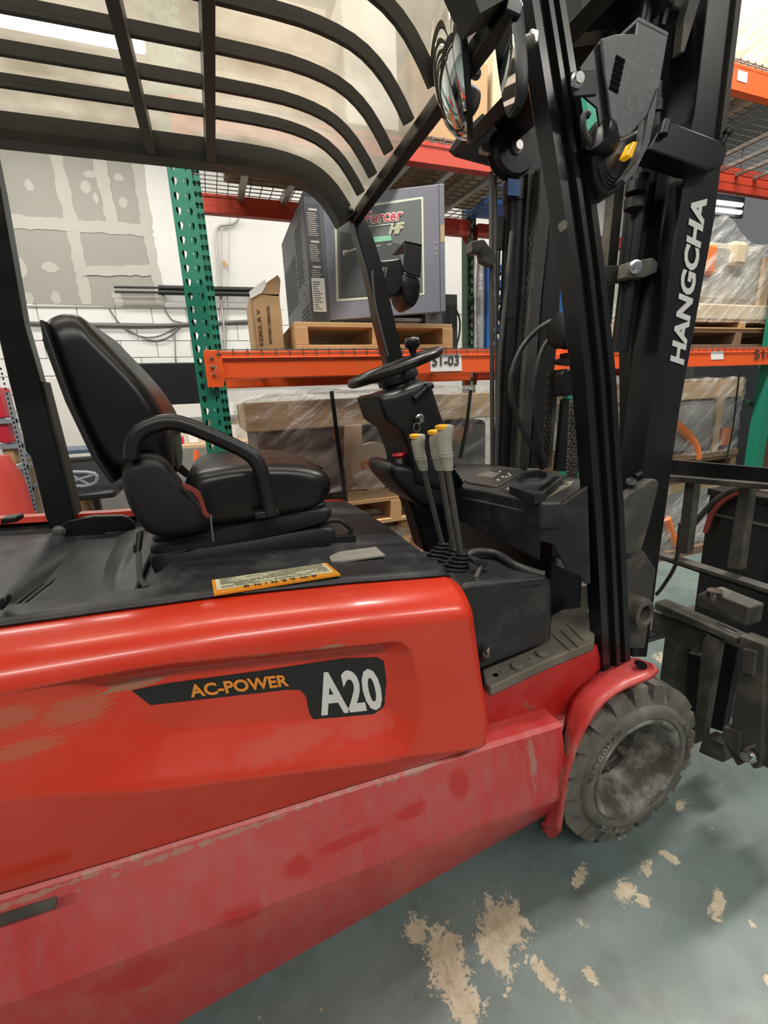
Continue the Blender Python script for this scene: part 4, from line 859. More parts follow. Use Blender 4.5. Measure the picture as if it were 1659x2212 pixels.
# hose rods, lift cylinder, chain and channels on the far side
def run(pts, Y, r, name, m, parent=None, n=10): return part(MB().tube(PP(pts, Y=Y), r, n), name, M[m], parent or mast, smooth=60)
run([(1061, 372), (1062, 700), (1064, 1008)], 1.50, .0085, 'feed_pipe', 'taupe'); run([(1070, 380), (1071, 700), (1074, 1000)], 1.52, .006, 'feed_pipe', 'taupe')
run([(1080, 470), (1079, 540)], 1.53, .012, 'rod_end', 'dirty_steel'); run([(1078, 540), (1072, 720)], 1.53, .006, 'feed_pipe', 'taupe')
run([(1106, 500), (1080, 760), (1072, 1010)], 1.48, .009, 'return_pipe', 'taupe')
lc2 = run([(1112, 400), (1096, 780), (1084, 1010)], 1.52, .036, 'lift_cylinder', 'black_steel', n=20)
run([(1112, 395), (1110, 440)], 1.52, .040, 'cylinder_collar', 'black_plastic', lc2, n=20); run([(1101, 664), (1099, 692)], 1.52, .0385, 'cylinder_collar', 'black_steel', lc2, n=20)
part(MB().box(P(1110, 405, Y=1.48), (.05, .004, .05)), 'cylinder_sticker', M['blue'], lc2, smooth=0)
part(px(MB(), [(1018, 520), (1046, 516), (1062, 538), (1078, 560), (1062, 574), (1044, 564), (1040, 545), (1018, 545)], 1.47, .035), 'pipe_clamp', M['dirty_steel'], mast, bevel=.004, smooth=0)
part(px(MB(), [(1142, 372), (1150, 372), (1136, 640), (1122, 800), (1112, 1010), (1102, 1010), (1112, 800), (1127, 640)], 1.48, .03), 'guide_bar', M['taupe'], mast, smooth=0)
def chain(a, b, Y, n, r, name, wide=1):
    mb = MB(); A_, B_ = P(*a, Y=Y), P(*b, Y=Y); d = (B_-A_)/n
    for i in range(n):
        c = A_+d*(i+.5)
        for s in range(wide): mb.box(c+Vector((.0, .012*s+(.004 if i % 2 else 0), 0)), (r*(1.5 if i % 2 else 1.1), .006, d.length*.92))
        mb.cyl(c+d*.5-Vector((0, .008, 0)), c+d*.5+Vector((0, .012*wide+.006, 0)), r*.42, 6)
    o = part(mb, name, M['dirty_steel'], mast, smooth=0); o['kind'] = 'stuff'; return o
chain((1162, 365), (1118, 1010), 1.47, 64, .016, 'lift_chain')
part(px(MB(), [(1168, 360), (1190, 360), (1192, 440), (1170, 640), (1158, 800), (1142, 1012), (1120, 1012), (1134, 800), (1148, 640), (1162, 440)], 1.45, .05), 'inner_rail', M['taupe'], mast, bevel=.004, smooth=0)
part(px(MB(), [(1192, 430), (1214, 560), (1208, 700), (1196, 820), (1176, 1012), (1144, 1012), (1160, 800), (1172, 640)], 1.48, .05), 'inner_rail', M['black_steel'], mast, bevel=.004, smooth=0)
part(px(MB(), [(1148, 620), (1153, 620), (1146, 720), (1136, 860), (1126, 1012), (1121, 1012), (1130, 860), (1141, 720)], 1.445, .01), 'rail_edge', M['dirty_steel'], mast, smooth=0)
# middle chain with its roller, mast tie and hoses
chain((1200, 800), (1184, 1004), 1.30, 22, .022, 'carriage_chain', 2)
chain((1248, 860), (1240, 1030), 1.12, 20, .018, 'carriage_chain', 2)
rp_ = part(MB().lathe([(.01, -.04), (.052, -.04), (.058, -.03), (.058, .03), (.052, .04), (.01, .04)], P(1240, 715, Y=1.25), (1, 0, 0), 28).lathe([(.05, -.07), (.056, -.065), (.056, -.055), (.05, -.05)], P(1240, 715, Y=1.25), (1, 0, 0), 28), 'hose_reel', M['black_steel'], mast, smooth=50)
part(px(MB(), [(1208, 776), (1222, 772), (1222, 762), (1236, 762), (1238, 790), (1208, 786)], 1.26, .03), 'reel_bracket', M['black_steel'], mast, bevel=.002)
part(px(MB(), [(1214, 808), (1222, 796), (1246, 798), (1254, 852), (1214, 856)], 1.24, .04), 'chain_block', M['black_plastic'], mast, bevel=.006)
part(px(MB(), [(1219, 862), (1256, 862), (1266, 1018), (1203, 1018)], 1.28, .02), 'mast_tie', M['black_steel'], mast, smooth=0)
run2 = lambda pts, Y, r: part(MB().tube(smoothline(PP(pts, Y=Y), 2), r, 10), 'hydraulic_hose', M['hose'], mast, smooth=60)
run2([(1232, 684), (1190, 692), (1150, 720), (1120, 760), (1104, 806), (1102, 840), (1108, 880), (1130, 930), (1172, 1012)], 1.32, .0095)
run2([(1234, 702), (1200, 716), (1172, 750), (1158, 800), (1152, 850), (1156, 900), (1168, 960), (1178, 1010)], 1.30, .0095)
# --- carriage and load backrest
XB = 1.40
car = part(MB().prism(PP([(1395, 988), (1760, 1020), (1760, 1052), (1395, 1022)], X=XB), (.012, 0, 0)), 'load_backrest', M['black_steel'], bevel=.002, smooth=0)
part(MB().prism(PP([(1395, 1020), (1760, 1050), (1760, 1062), (1395, 1032)], X=XB), (-.035, 0, 0)), 'backrest_flange', M['dirty_steel'], car, bevel=.002, smooth=0)
for q in ([(1480, 1038), (1501, 1040), (1484, 1198), (1461, 1194)], [(1597, 1048), (1622, 1050), (1598, 1232), (1569, 1226)], [(1722, 1056), (1756, 1060), (1724, 1290), (1690, 1282)]):
    part(MB().prism(PP(q, X=XB-.006), (.03, 0, 0)), 'backrest_post', M['dirty_steel'], car, bevel=.002, smooth=0)
part(MB().prism(PP([(1395, 1182), (1760, 1296), (1760, 1322), (1395, 1198)], X=XB), (.012, 0, 0)), 'backrest_rail', M['black_steel'], car, smooth=0)
part(MB().prism(PP([(1395, 1180), (1760, 1292), (1760, 1302), (1395, 1188)], X=XB), (-.04, 0, 0)), 'backrest_flange', M['dirty_steel'], car, bevel=.002, smooth=0)
XC = 1.30
c1 = part(MB().prism(PP([(1414, 1299), (1592, 1378), (1592, 1394), (1412, 1317)], X=XC), (.055, 0, .0)), 'carriage_bar', M['dirty_steel'], car, bevel=.005, smooth=0)
part(MB().prism(PP([(1548, 1346), (1592, 1366), (1588, 1374), (1546, 1354)], X=XC+.02), (.0, 0, .004)), 'rating_plate', M['paper'], c1, smooth=0)
part(MB().prism(PP([(1412, 1320), (1550, 1375), (1530, 1420), (1405, 1366)], X=XC+.03), (.03, 0, 0)), 'carriage_plate', M['dirty_steel'], car, bevel=.003, smooth=0)
part(MB().prism(PP([(1516, 1390), (1526, 1366), (1548, 1380), (1553, 1388), (1519, 1592), (1513, 1602), (1500, 1608), (1495, 1600)], X=XC+.01), (.03, 0, 0)), 'carriage_post', M['dirty_steel'], car, bevel=.003, smooth=0)
part(MB().prism(PP([(1486, 1410), (1516, 1420), (1500, 1600), (1476, 1560)], X=XC+.09), (.02, 0, 0)), 'inner_plate', M['black_steel'], car, smooth=0)
part(MB().prism(PP([(1560, 1384), (1594, 1400), (1560, 1580), (1530, 1570)], X=XC+.10), (.03, 0, 0)), 'inner_plate', M['black_steel'], car, smooth=0)
part(MB().prism(PP([(1518, 1590), (1560, 1606), (1568, 1640), (1560, 1648), (1508, 1625)], X=XC+.02), (.06, 0, 0)), 'lower_bar', M['dirty_steel'], car, bevel=.004, smooth=0)
hk = part(MB().prism(PP([(1596, 1372), (1654, 1394), (1650, 1520), (1646, 1640), (1638, 1660), (1626, 1662), (1616, 1644), (1604, 1650), (1592, 1656), (1556, 1592), (1562, 1570), (1578, 1566), (1592, 1460)], X=XC-.02), (.05, 0, 0)), 'side_hook', M['dirty_steel'], car, bevel=.005, smooth=0)
part(MB().prism(PP([(1602, 1400), (1634, 1408), (1628, 1462), (1600, 1452)], X=XC-.03), (.02, 0, 0)), 'hook_pad', M['dirty_steel'], hk, bevel=.004, smooth=0)
part(MB().prism(PP([(1560, 1570), (1600, 1582), (1598, 1640), (1560, 1600)], X=XC-.03), (.02, 0, 0)), 'hook_pad', M['dirty_steel'], hk, bevel=.004, smooth=0)
part(MB().prism(PP([(1648, 1394), (1720, 1420), (1710, 1690), (1640, 1650)], X=XC-.0), (.08, 0, 0)), 'fork_shank', M['dirty_steel'], car, bevel=.004, smooth=0)
hq = P(1620, 1632, X=XC-.03); part(MB().lathe([(.019, 0), (.019, .006), (.013, .008), (.013, .022), (.001, .022)], hq, (-1, 0, .1), 18), 'hook_bolt', M['chrome'], hk)
part(MB().prism(PP([(1608, 1614), (1626, 1608), (1626, 1616), (1610, 1622)], X=XC-.03), (.01, 0, 0)), 'bolt_tab', M['step_mat'], hk, smooth=0)
fk = MB().prism(PP([(1648, 1560), (1715, 1590), (1710, 1690), (1640, 1650)], X=XC+.08), (.05, 0, 0)); 
tb = MB().prism([P(1502, 1286, X=XC+.10), P(1528, 1274, X=XC+.12), P(1620, 1312, X=XC+.12), P(1612, 1354, X=XC+.10), P(1506, 1310, X=XC+.10)], (.07, 0, 0)); tbo = part(tb, 'top_hook', M['dirty_steel'], car, bevel=.006, smooth=0)
part(MB().lathe([(.012, -.02), (.012, .012), (.020, .018), (.022, .024), (.001, .024)], P(1543, 1290, X=XC+.12), (0, 0, 1), 18), 'locking_pin', M['chrome'], tbo)
part(MB().tube(smoothline(PP([(1470, 1130), (1462, 1215), (1450, 1240), (1430, 1270), (1418, 1284)], X=XB-.05), 1), .006, 8), 'carriage_hose', M['hose'], car)
# forks, mostly out of view
for y in (.99, 1.50): part(MB().b2((1.45, y-.05, .03), (1.50, y+.05, .40)).b2((1.45, y-.05, .03), (2.5, y+.05, .07)), 'fork', M['dirty_steel'], car, bevel=.004, smooth=0)
# --- head lamps
bw = MB(); pillow(bw, smoothpoly(PP([(1284, 292), (1330, 296), (1372, 280), (1402, 260), (1398, 320), (1384, 366), (1352, 402), (1312, 424), (1296, 400), (1288, 350)], Y=.80), 1), (.02, .14, 0), .02, 3); hl = part(bw, 'headlight', M['black_plastic'], smooth=50)
for k in range(4):
    rg = PP([(1288+k*4, 300), (1292+k*4, 360-k*2), (1312+k*3, 412-k*8), (1340+k*2, 398-k*8)], Y=.80); part(MB().tube(smoothline(rg, 1), .003, 6), 'cooling_rib', M['black_plastic'], hl)
sh_ = [(1300, 82), (1330, 73), (1376, 72), (1379, 45), (1443, 78), (1441, 92), (1424, 190), (1402, 245), (1362, 290), (1348, 296), (1326, 294), (1318, 240), (1308, 160)]
part(px(MB(), sh_, .775, .006), 'lamp_guard', M['lamp_metal'], hl, bevel=.002, smooth=0)
vt = MB()
for k in range(6):
    f = k/5.2; a = (1332-f*14, 118+f*66); vt.prism(PP([a, (a[0]+19, a[1]+11), (a[0]+17, a[1]+20), (a[0]-2, a[1]+9)], Y=.7735), (0, .001, 0))
part(vt, 'vent_slots', M['void'], hl, smooth=0)
part(MB().prism([P(1379, 45, Y=.775), P(1443, 78, Y=.775), P(1443, 78, Y=.775)+Vector((0, .14, 0)), P(1379, 45, Y=.775)+Vector((0, .14, 0))], (0, 0, .006)), 'lamp_hood', M['lamp_metal'], hl, smooth=0)
part(px(MB(), [(1254, 146), (1300, 83), (1309, 160), (1318, 240), (1328, 294), (1300, 300), (1290, 232), (1262, 208)], .785, .004), 'guard_flank', M['black_plastic'], hl, smooth=0)
part(px(MB(), [(1234, 153), (1290, 150), (1290, 205), (1241, 209)], .782, .006), 'lamp_bracket', M['black_steel'], hl, bevel=.002, smooth=0)
part(MB().lathe([(.013, 0), (.013, .003), (.009, .004), (.009, .011), (.001, .011)], P(1245, 175, Y=.782), (-.1, -1, 0), 18), 'bracket_bolt', M['chrome'], hl)
sp = PP([(1421, 190), (1414, 250), (1402, 310), (1372, 372), (1352, 394), (1344, 388), (1378, 345), (1392, 300), (1400, 248)], Y=.772)
part(MB().prism(sp, (0, .02, 0)), 'lamp_strap', M['lamp_metal'], hl, smooth=0)
part(px(MB(), [(1369, 304), (1378, 306), (1366, 340), (1354, 335)], .771, .02), 'turn_signal', M['amber'], hl, bevel=.002, smooth=0)
part(MB().tube(smoothline(PP([(1272, 250), (1262, 244), (1258, 270), (1268, 300), (1290, 330)], Y=.80), 1), .006, 8), 'lamp_cable', M['hose'], hl)
part(MB().lathe([(.006, 0), (.028, .004), (.03, .02), (.02, .05), (.001, .05)], P(1288, 285, Y=.79), (1, .2, -.3), 18), 'lamp_socket', M['black_plastic'], hl, smooth=50)
# far lamp
YF = 1.63
h2 = MB(); pillow(h2, smoothpoly(PP([(864, 592), (880, 586), (904, 590), (912, 612), (908, 646), (896, 663), (884, 662), (870, 640)], Y=YF), 1), (0, .13, 0), .02, 3); hl2 = part(h2, 'headlight', M['black_plastic'], smooth=50)
part(px(MB(), [(874, 520), (911, 528), (910, 580), (908, 600), (900, 596), (884, 592), (872, 584)], YF-.01, .008), 'lamp_guard', M['black_steel'], hl2, bevel=.002, smooth=0)
part(MB().prism([P(874, 520, Y=YF-.01), P(911, 528, Y=YF-.01), P(884, 543, Y=YF+.12), P(848, 549, Y=YF+.12)], (0, 0, -.006)), 'lamp_hood', M['black_steel'], hl2, smooth=0)
part(px(MB(), [(812, 560), (820, 556), (826, 562), (852, 559), (866, 556), (874, 580), (872, 616), (858, 636), (838, 642), (830, 620), (820, 590)], YF+.005, .10), 'lamp_body', M['black_plastic'], hl2, bevel=.006)
vt = MB()
for k in range(5): vt.prism(PP([(826+k*2.0, 577+k*0), (829+k*2.0, 577), (826+k*1.4, 600), (823+k*1.4, 600)], Y=YF+.003), (0, .001, 0))
part(vt, 'vent_slots', M['wire'], hl2, smooth=0)
# --- mirrors
cm = P(1000, 146, Y=.95); n0 = Vector((-.84, .50, -.12)).normalized(); R0 = .115; sph = []
for i in range(13):
    f = i/12; sph.append((R0*math.cos(f*math.pi/2) if i < 12 else .0008, .060*math.sin(f*math.pi/2)))
cmo = part(MB().lathe([(R0+.004, -.006), (R0+.006, 0), (R0+.004, .006), (R0, .006)], cm, tuple(n0), 48, caps=False), 'convex_mirror', M['black_plastic'], smooth=50)
part(MB().lathe([(r_, h+.003) for r_, h in sph], cm, tuple(n0), 48, caps=False), 'mirror_dome', M['mirror'], cmo, smooth=80)
part(MB().lathe([(R0, -.004), (.03, -.012), (.001, -.012)], cm, tuple(n0), 36, caps=False), 'mirror_back', M['black_plastic'], cmo, smooth=50)
mbk = MB().prism(PP([(1004, 60), (1018, 62), (1034, 84), (1038, 104), (1032, 120), (1018, 100)], Y=.985), (0, .012, 0)); part(mbk, 'mirror_bracket', M['black_steel'], cmo, bevel=.002, smooth=0)
for u, v in [(1027, 98), (1027, 160)]: part(MB().lathe([(.012, 0), (.012, .003), (.007, .004), (.007, .010), (.001, .010)], P(u, v, Y=.985), (-.3, -1, 0), 14), 'mirror_bolt', M['dirty_steel'], cmo)
mc = MB(); pillow(mc, smoothpoly(PP([(1008, 170), (1026, 174), (1040, 186), (1044, 200), (1040, 226), (1028, 246), (1016, 248), (1010, 256), (1006, 240)], Y=.99), 1), (0, .06, 0), .012, 3); part(mc, 'mirror_clamp', M['grey_plastic'], cmo, smooth=50)
wm = P(1092, 68, Y=.78); wn_ = Vector((-.98, .17, -.10)).normalized(); wu = Vector((.0, .12, 1)); wu = (wu-wn_*wu.dot(wn_)).normalized(); wv = wn_.cross(wu)
def oval(k, hh, ww): return [wm+wu*(hh*math.copysign(abs(math.sin(t))**.75, math.sin(t)))*k+wv*(ww*math.copysign(abs(math.cos(t))**.62, math.cos(t)))*k for t in [2*math.pi*j/40 for j in range(40)]]
wmo = part(MB().loft([[q+wn_*d for q in oval(k,   .125, .032)] for k, d in ((.90, -.018), (1.0, -.008), (1.0, .004), (.95, .004))]), 'wing_mirror', M['black_plastic'], smooth=45)
part(MB().loft([oval(.945,   .125, .032), [q+wn_*.0055 for q in oval(.94,   .125, .032)]]), 'mirror_glass', M['mirror'], wmo, smooth=0)
part(MB().tube(PP([(1118, 96), (1148, 88)], Y=.80), .010, 12), 'mirror_arm', M['step_mat'], wmo)
part(MB().box(P(1150, 84, Y=.80), (.016, .016, .02)), 'mirror_bolt', M['zinc'], wmo, bevel=.003)
# ------------------------------------------------------------------ pallet rack
RK = thing('pallet_rack', 'green and orange steel pallet rack behind the forklift', 'rack', (1.84, 2.6, 0))
def rpart(mb, name, mat, parent=None, **k): return mb.build(name, mat, parent or RK, **k)
TD = [(-.0, .014), (.008, .011), (.0105, .003), (.007, -.006), (.0045, -.014), (-.0045, -.014), (-.007, -.006), (-.0105, .003), (-.008, .011)]
def upright(x0, y0, z1, wdt=.085, holes=True, flip=1, m='green'):
    mb = MB(); pitch = .0508
    if holes:
        nseg = int(z1/pitch)
        for c in (.25, .75):
            xc = x0+wdt*c; hw = wdt/4
            for k in range(nseg):
                zc = (k+.5)*pitch; hp = [Vector((xc+a*.95, y0, zc+b)) for a, b in TD]
                op = []
                for a, b in TD:
                    s = max(abs(a)/hw, abs(b)/(pitch/2)); op.append(Vector((xc+a/s, y0, zc+b/s)))
                mb.loft([op, hp, [q+Vector((0, .002*flip, 0)) for q in hp]], caps=False)
                cs = [Vector((xc+sx*hw, y0, zc+sz*pitch/2)) for sx, sz in ((-1, 1), (1, 1), (1, -1), (-1, -1))]
                for c_ in cs:   # fill the corners of the cell
                    near = sorted(range(len(op)), key=lambda i: (op[i]-c_).length)[:2]; mb.add([c_, op[near[0]], op[near[1]]], [(0, 1, 2)])
    else: mb.add([(x0, y0, 0), (x0+wdt, y0, 0), (x0+wdt, y0, z1), (x0, y0, z1)], [(0, 1, 2, 3)])
    d = .075*flip
    for x in (x0, x0+wdt): mb.add([(x, y0, 0), (x, y0+d, 0), (x, y0+d, z1), (x, y0, z1)], [(0, 1, 2, 3)])
    for x, s in ((x0, 1), (x0+wdt, -1)): mb.add([(x, y0+d, 0), (x+s*.02, y0+d, 0), (x+s*.02, y0+d, z1), (x, y0+d, z1)], [(0, 1, 2, 3)])
    mb.b2((x0-.03, y0-.02*flip, 0), (x0+wdt+.03, y0+d+.02*flip, .008))
    return rpart(mb, 'upright', M[m], smooth=0, solid=.0022 if not holes else 0)
YR, YB = 2.10, 3.10
upright(-.060, YR, 4.2); upright(-.005, YB+.05, 4.2, flip=-1, holes=False)
upright(.035, YB-.25, 4.2, wdt=.04, holes=True)
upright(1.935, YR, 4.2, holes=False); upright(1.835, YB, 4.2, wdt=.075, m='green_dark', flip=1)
sl = MB()
for k in range(40): sl.b2((1.868, YB-.004, .5+k*.06), (1.882, YB-.001, .53+k*.06))
rpart(sl, 'upright_slots', M['white_board'], smooth=0)
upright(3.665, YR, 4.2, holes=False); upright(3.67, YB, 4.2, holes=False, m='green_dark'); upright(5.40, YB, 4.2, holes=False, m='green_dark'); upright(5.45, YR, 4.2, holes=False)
def beam(x0, x1, y, z0, z1, m, face=-1, label=None):
    mb = MB(); d = .045
    mb.prism([Vector((x0, y, z0)), Vector((x0, y, z1-.028)), Vector((x0, y+.016, z1-.026)), Vector((x0, y+.016, z1)), Vector((x0, y+d, z1)), Vector((x0, y+d, z0))] if face < 0 else [Vector((x0, y, z0)), Vector((x0, y, z1)), Vector((x0, y-d, z1)), Vector((x0, y-d, z0))], (x1-x0, 0, 0))
    b = rpart(mb, 'beam', M[m], bevel=.002, smooth=0)
    for x, s in ((x0, 1), (x1, -1)):
        pl = MB(); y_ = y-.006 if face < 0 else y+.006
        pl.prism([Vector((x-s*.042, y_, z0-.035)), Vector((x+s*.022, y_, z0-.035)), Vector((x+s*.030, y_, z0)), Vector((x+s*.030, y_, z1)), Vector((x-s*.034, y_, z1+.004)), Vector((x-s*.042, y_, z1-.01))], (0, .006, 0))
        c = rpart(pl, 'beam_connector', M[m], b, bevel=.002, smooth=0)
    return b
b1 = beam(.022, 1.935, YR-.004, 1.376, 1.490, 'orange')
for dz, r_ in ((1.46, .007), (1.424, .009), (1.392, .006)):
    rpart(MB().lathe([(r_, 0), (r_*.7, .003), (.001, .003)], (.010, YR-.011, dz), (0, -1, 0), 12), 'connector_pin', M['dirty_steel'], b1)
rpart(MB().bar((.014, YR-.016, 1.400), (.026, YR-.018, 1.428), .005, .004), 'safety_clip', M['wire'], b1)
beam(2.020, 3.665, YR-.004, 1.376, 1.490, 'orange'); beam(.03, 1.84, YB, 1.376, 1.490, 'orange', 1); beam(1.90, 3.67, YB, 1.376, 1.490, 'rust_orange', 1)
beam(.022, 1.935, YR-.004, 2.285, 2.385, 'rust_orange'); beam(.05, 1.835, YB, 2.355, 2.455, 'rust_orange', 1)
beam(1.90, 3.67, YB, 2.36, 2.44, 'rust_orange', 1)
b2 = beam(2.020, 3.665, YR-.004, 2.86, 3.00, 'orange'); b3 = beam(3.74, 5.45, YR-.004, 2.86, 3.00, 'orange')
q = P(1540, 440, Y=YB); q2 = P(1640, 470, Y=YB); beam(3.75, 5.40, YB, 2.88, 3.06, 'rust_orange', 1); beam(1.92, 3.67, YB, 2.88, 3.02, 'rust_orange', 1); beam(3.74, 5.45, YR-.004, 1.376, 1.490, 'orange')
def on_rack(pts, m, name='beam_label', Y=YR-.0052, parent=None): return rpart(MB().prism(PP(pts, Y=Y), (0, -.0006, 0)), name, M[m], parent or RK, smooth=0)
on_rack([(929, 766), (996, 764), (998, 801), (930, 803)], 'paper')
text_on('lettering', '51-03', P(933, 791, Y=YR-.006), P(991, 789, Y=YR-.006), P(933, 769, Y=YR-.006), M['dark_ink'], RK, bold=.02)
text_on('lettering', '51-02', P(1629, 776, Y=YR-.006), P(1690, 775, Y=YR-.006), P(1629, 756, Y=YR-.006), M['dark_ink'], RK, bold=.02)
on_rack([(1535, 759), (1562, 758), (1563, 776), (1536, 777)], 'paper'); on_rack([(1595, 151), (1615, 157), (1613, 180), (1592, 173)], 'paper')
def deck_wires(x0, x1, z, zb):
    mb = MB(); pit = .06; n = int((x1-x0)/pit)
    for k in range(n+1):
        x = x0+k*pit; mb.bar((x, YR-.01, z+.004), (x, YB+.02, z+(zb-z)+.004), .004, .004); mb.b2((x-.002, YR-.011, z-.028), (x+.002, YR-.007, z+.006))
    for k in range(18):
        y = YR+.0+k*(YB-YR)/17; zz = z+(zb-z)*k/17; mb.b2((x0-.01, y-.002, zz), (x1+.01, y+.002, zz+.004))
    mb.b2((x0-.01, YR-.011, z-.018), (x1+.01, YR-.007, z-.014))
    o = rpart(mb, 'wire_deck', M['deck_wire'], smooth=0); o['kind'] = 'stuff'
    for k in range(1, 7):
        x = x0+(x1-x0)*k/7; rpart(MB().bar((x, YR+.045, z-.014), (x, YB-.01, zb-.014), .034, .024), 'deck_channel', M['wire'], smooth=0)
deck_wires(.04, 1.79, 1.492, 1.492); deck_wires(1.90, 3.65, 1.492, 1.492); deck_wires(.04, 1.79, 2.387, 2.457); deck_wires(1.90, 3.65, 3.003, 3.02); deck_wires(3.76, 5.40, 3.003, 3.02)
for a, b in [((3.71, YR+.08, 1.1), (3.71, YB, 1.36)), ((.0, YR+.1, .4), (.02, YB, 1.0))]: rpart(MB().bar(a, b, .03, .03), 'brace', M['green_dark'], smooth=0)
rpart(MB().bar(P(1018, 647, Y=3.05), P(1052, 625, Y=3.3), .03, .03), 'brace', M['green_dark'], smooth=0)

# ------------------------------------------------------------------ pallets
def pallet(name, x0, y0, x1, y1, z0, z1, m, label, nt=6, group=None):
    t = thing(name, label, 'pallet', ((x0+x1)/2, (y0+y1)/2, z0), group); th = min(.022, (z1-z0)*.18)
    for k in range(nt):
        a = y0+(y1-y0)*k/nt; MB().b2((x0, a+.004, z1-th), (x1, a+(y1-y0)/nt-.012, z1)).build('board', M[m], t, bevel=.002, smooth=0)
    for k in range(3):
        c = x0+.02+(x1-x0-.06)*k/2; MB().b2((c-.02 if k else c-.02, y0, z0+th), (c+.04 if k < 2 else c+.04, y1, z1-th)).build('stringer', M[m], t, bevel=.002, smooth=0)
    for k in range(3):
        a = y0+(y1-y0-.09)*k/2; MB().b2((x0, a, z0), (x1, a+.09, z0+th)).build('board', M[m], t, bevel=.002, smooth=0)
    return t
pallet('wooden_pallet', .385, 2.17, 1.20, 3.02, 1.500, 1.622, 'wood', 'pine pallet under the grey battery charger cabinet')
# ------------------------------------------------------------------ battery charger cabinet
CH = thing('battery_charger', 'large grey industrial battery charger cabinet with its front door ajar on the rack shelf', 'charger', (.9, 2.65, 1.624))
def cpart(mb, name, mat, parent=None, **k): return mb.build(name, mat, parent or CH, **k)
cx0, cx1, cy0, cy1, cz0, cz1 = .500, 1.20, 2.30, 3.02, 1.624, 2.205
th = .008
body = MB().b2((cx0, cy0, cz0), (cx0+th, cy1, cz1)).b2((cx1-th, cy0, cz0), (cx1, cy1, cz1)).b2((cx0, cy0, cz1-th), (cx1, cy1, cz1)).b2((cx0, cy1-th, cz0), (cx1, cy1, cz1)).b2((cx0, cy0, cz0), (cx1, cy1, cz0+th))
cpart(body, 'cabinet', M['charger_grey'], bevel=.002, smooth=0)
cpart(MB().b2((cx0, cy0-.004, cz0), (cx0+.085, cy0+.01, cz1)), 'corner_post', M['charger_grey'], smooth=0)
cpart(MB().b2((cx0+.005, cy0-.006, cz0), (cx0+.07, cy0-.004, cz1-.05)), 'label_strip', M['charger_dark'], smooth=0)
pr = MB(); z = cz1-.07
for hd_, nlin in ((1, 12), (1, 9), (1, 11)):
    pr.b2((cx0+.018, cy0-.0075, z-.010), (cx0+.058, cy0-.006, z)); z -= .018
    for k in range(nlin): pr.b2((cx0+.010, cy0-.0075, z-.0035), (cx0+.010+random.uniform(.035, .052), cy0-.006, z)); z -= .0085
    z -= .014
cpart(pr, 'warning_print', M['wire'], smooth=0)
cpart(MB().b2((cx0+.006, cy0-.008, 1.69), (cx0+.070, cy0-.006, 1.84)), 'spec_sheet', M['paper'], smooth=0)
pr = MB()
for k in range(13): pr.b2((cx0+.012, cy0-.009, 1.70+k*.010), (cx0+.012+random.uniform(.02, .045), cy0-.008, 1.703+k*.010))
cpart(pr, 'sheet_print', M['dark_ink'], smooth=0)
hl_ = MB()
def holes(y0, y1, z0, z1, dy=.026, dz=.020, keep=None):
    k = 0; z = z0
    while z < z1:
        y = y0+(dy/2 if k % 2 else 0)
        while y < y1:
            if keep is None or keep(y, z): hl_.lathe([(.0072, 0), (.001, .0003)], (cx0-.0006, y, z), (-1, 0, 0), 8)
            y += dy
        z += dz; k += 1
holes(2.62, 2.99, 1.80, 2.03); holes(2.42, 2.58, 1.86, 2.14, keep=lambda y, z: True); holes(2.36, 2.56, 1.65, 1.75)
o = cpart(hl_, 'vent_holes', M['void'], smooth=0); o['kind'] = 'stuff'
rv = MB()
for y, z in [(2.34, 2.16), (2.34, 1.65), (2.98, 1.75), (2.98, 2.10), (2.6, 1.64), (2.45, 1.80), (2.40, 1.83), (2.44, 1.77)]: rv.lathe([(.005, 0), (.004, .003), (.001, .003)], (cx0, y, z), (-1, 0, 0), 8)
cpart(rv, 'rivet', M['black_steel'])
A0, A1 = Vector((.585, 2.295, 0)), Vector((1.085, 2.03, 0)); dd = (A1-A0).normalized(); nn_ = Vector((dd.y, -dd.x, 0))
if nn_.y > 0: nn_ = -nn_
zb, zt_ = 1.652, 2.185
door = cpart(MB().prism([A0+Vector((0, 0, zb)), A1+Vector((0, 0, zb)), A1+Vector((0, 0, zt_)), A0+Vector((0, 0, zt_))], -nn_*.02), 'door', M['charger_door'], bevel=.003, smooth=0)
DL = (A1-A0).length
def dpnt(s, z, e=0.0): return A0+dd*(DL*s)+Vector((0, 0, z))+nn_*e
def dquad(s0, s1, z0, z1, e, name, m, parent): return cpart(MB().prism([dpnt(s0, z0, e), dpnt(s1, z0, e), dpnt(s1, z1, e), dpnt(s0, z1, e)], nn_*.0008), name, M[m], parent, smooth=0)
def dq(pts, e, name, m): return cpart(MB().prism([P(u, v, N=(tuple(nn_), tuple(A0)))+nn_*e for u, v in pts], nn_*.0008), name, M[m], door, smooth=0)
dq([(727, 651), (917, 637), (914, 425), (722, 452)], .0002, 'panel_line', 'cream_line'); dq([(731, 646), (913, 632), (910, 430), (727, 457)], .0012, 'control_panel', 'charger_panel')
dq([(727, 482), (745, 478), (762, 452), (727, 457)], .0021, 'panel_corner', 'sage'); dq([(737, 643), (866, 634), (864, 528), (734, 500)], .0024, 'dark_panel', 'charger_dark')
dq([(800, 525), (846, 520), (845, 509), (800, 513)], .0034, 'display', 'lcd'); dq([(790, 492), (846, 485), (846, 483), (790, 490)], .0034, 'rule', 'cream_line')
def dtext(s, bl, br, tl, m, e, bold, shear=.15):
    q = [P(u, v, N=(tuple(nn_), tuple(A0)))+nn_*e for u, v in (bl, br, tl)]; text_on('lettering', s, *q, M[m], door, bold=bold, shear=shear, depth=.0008)
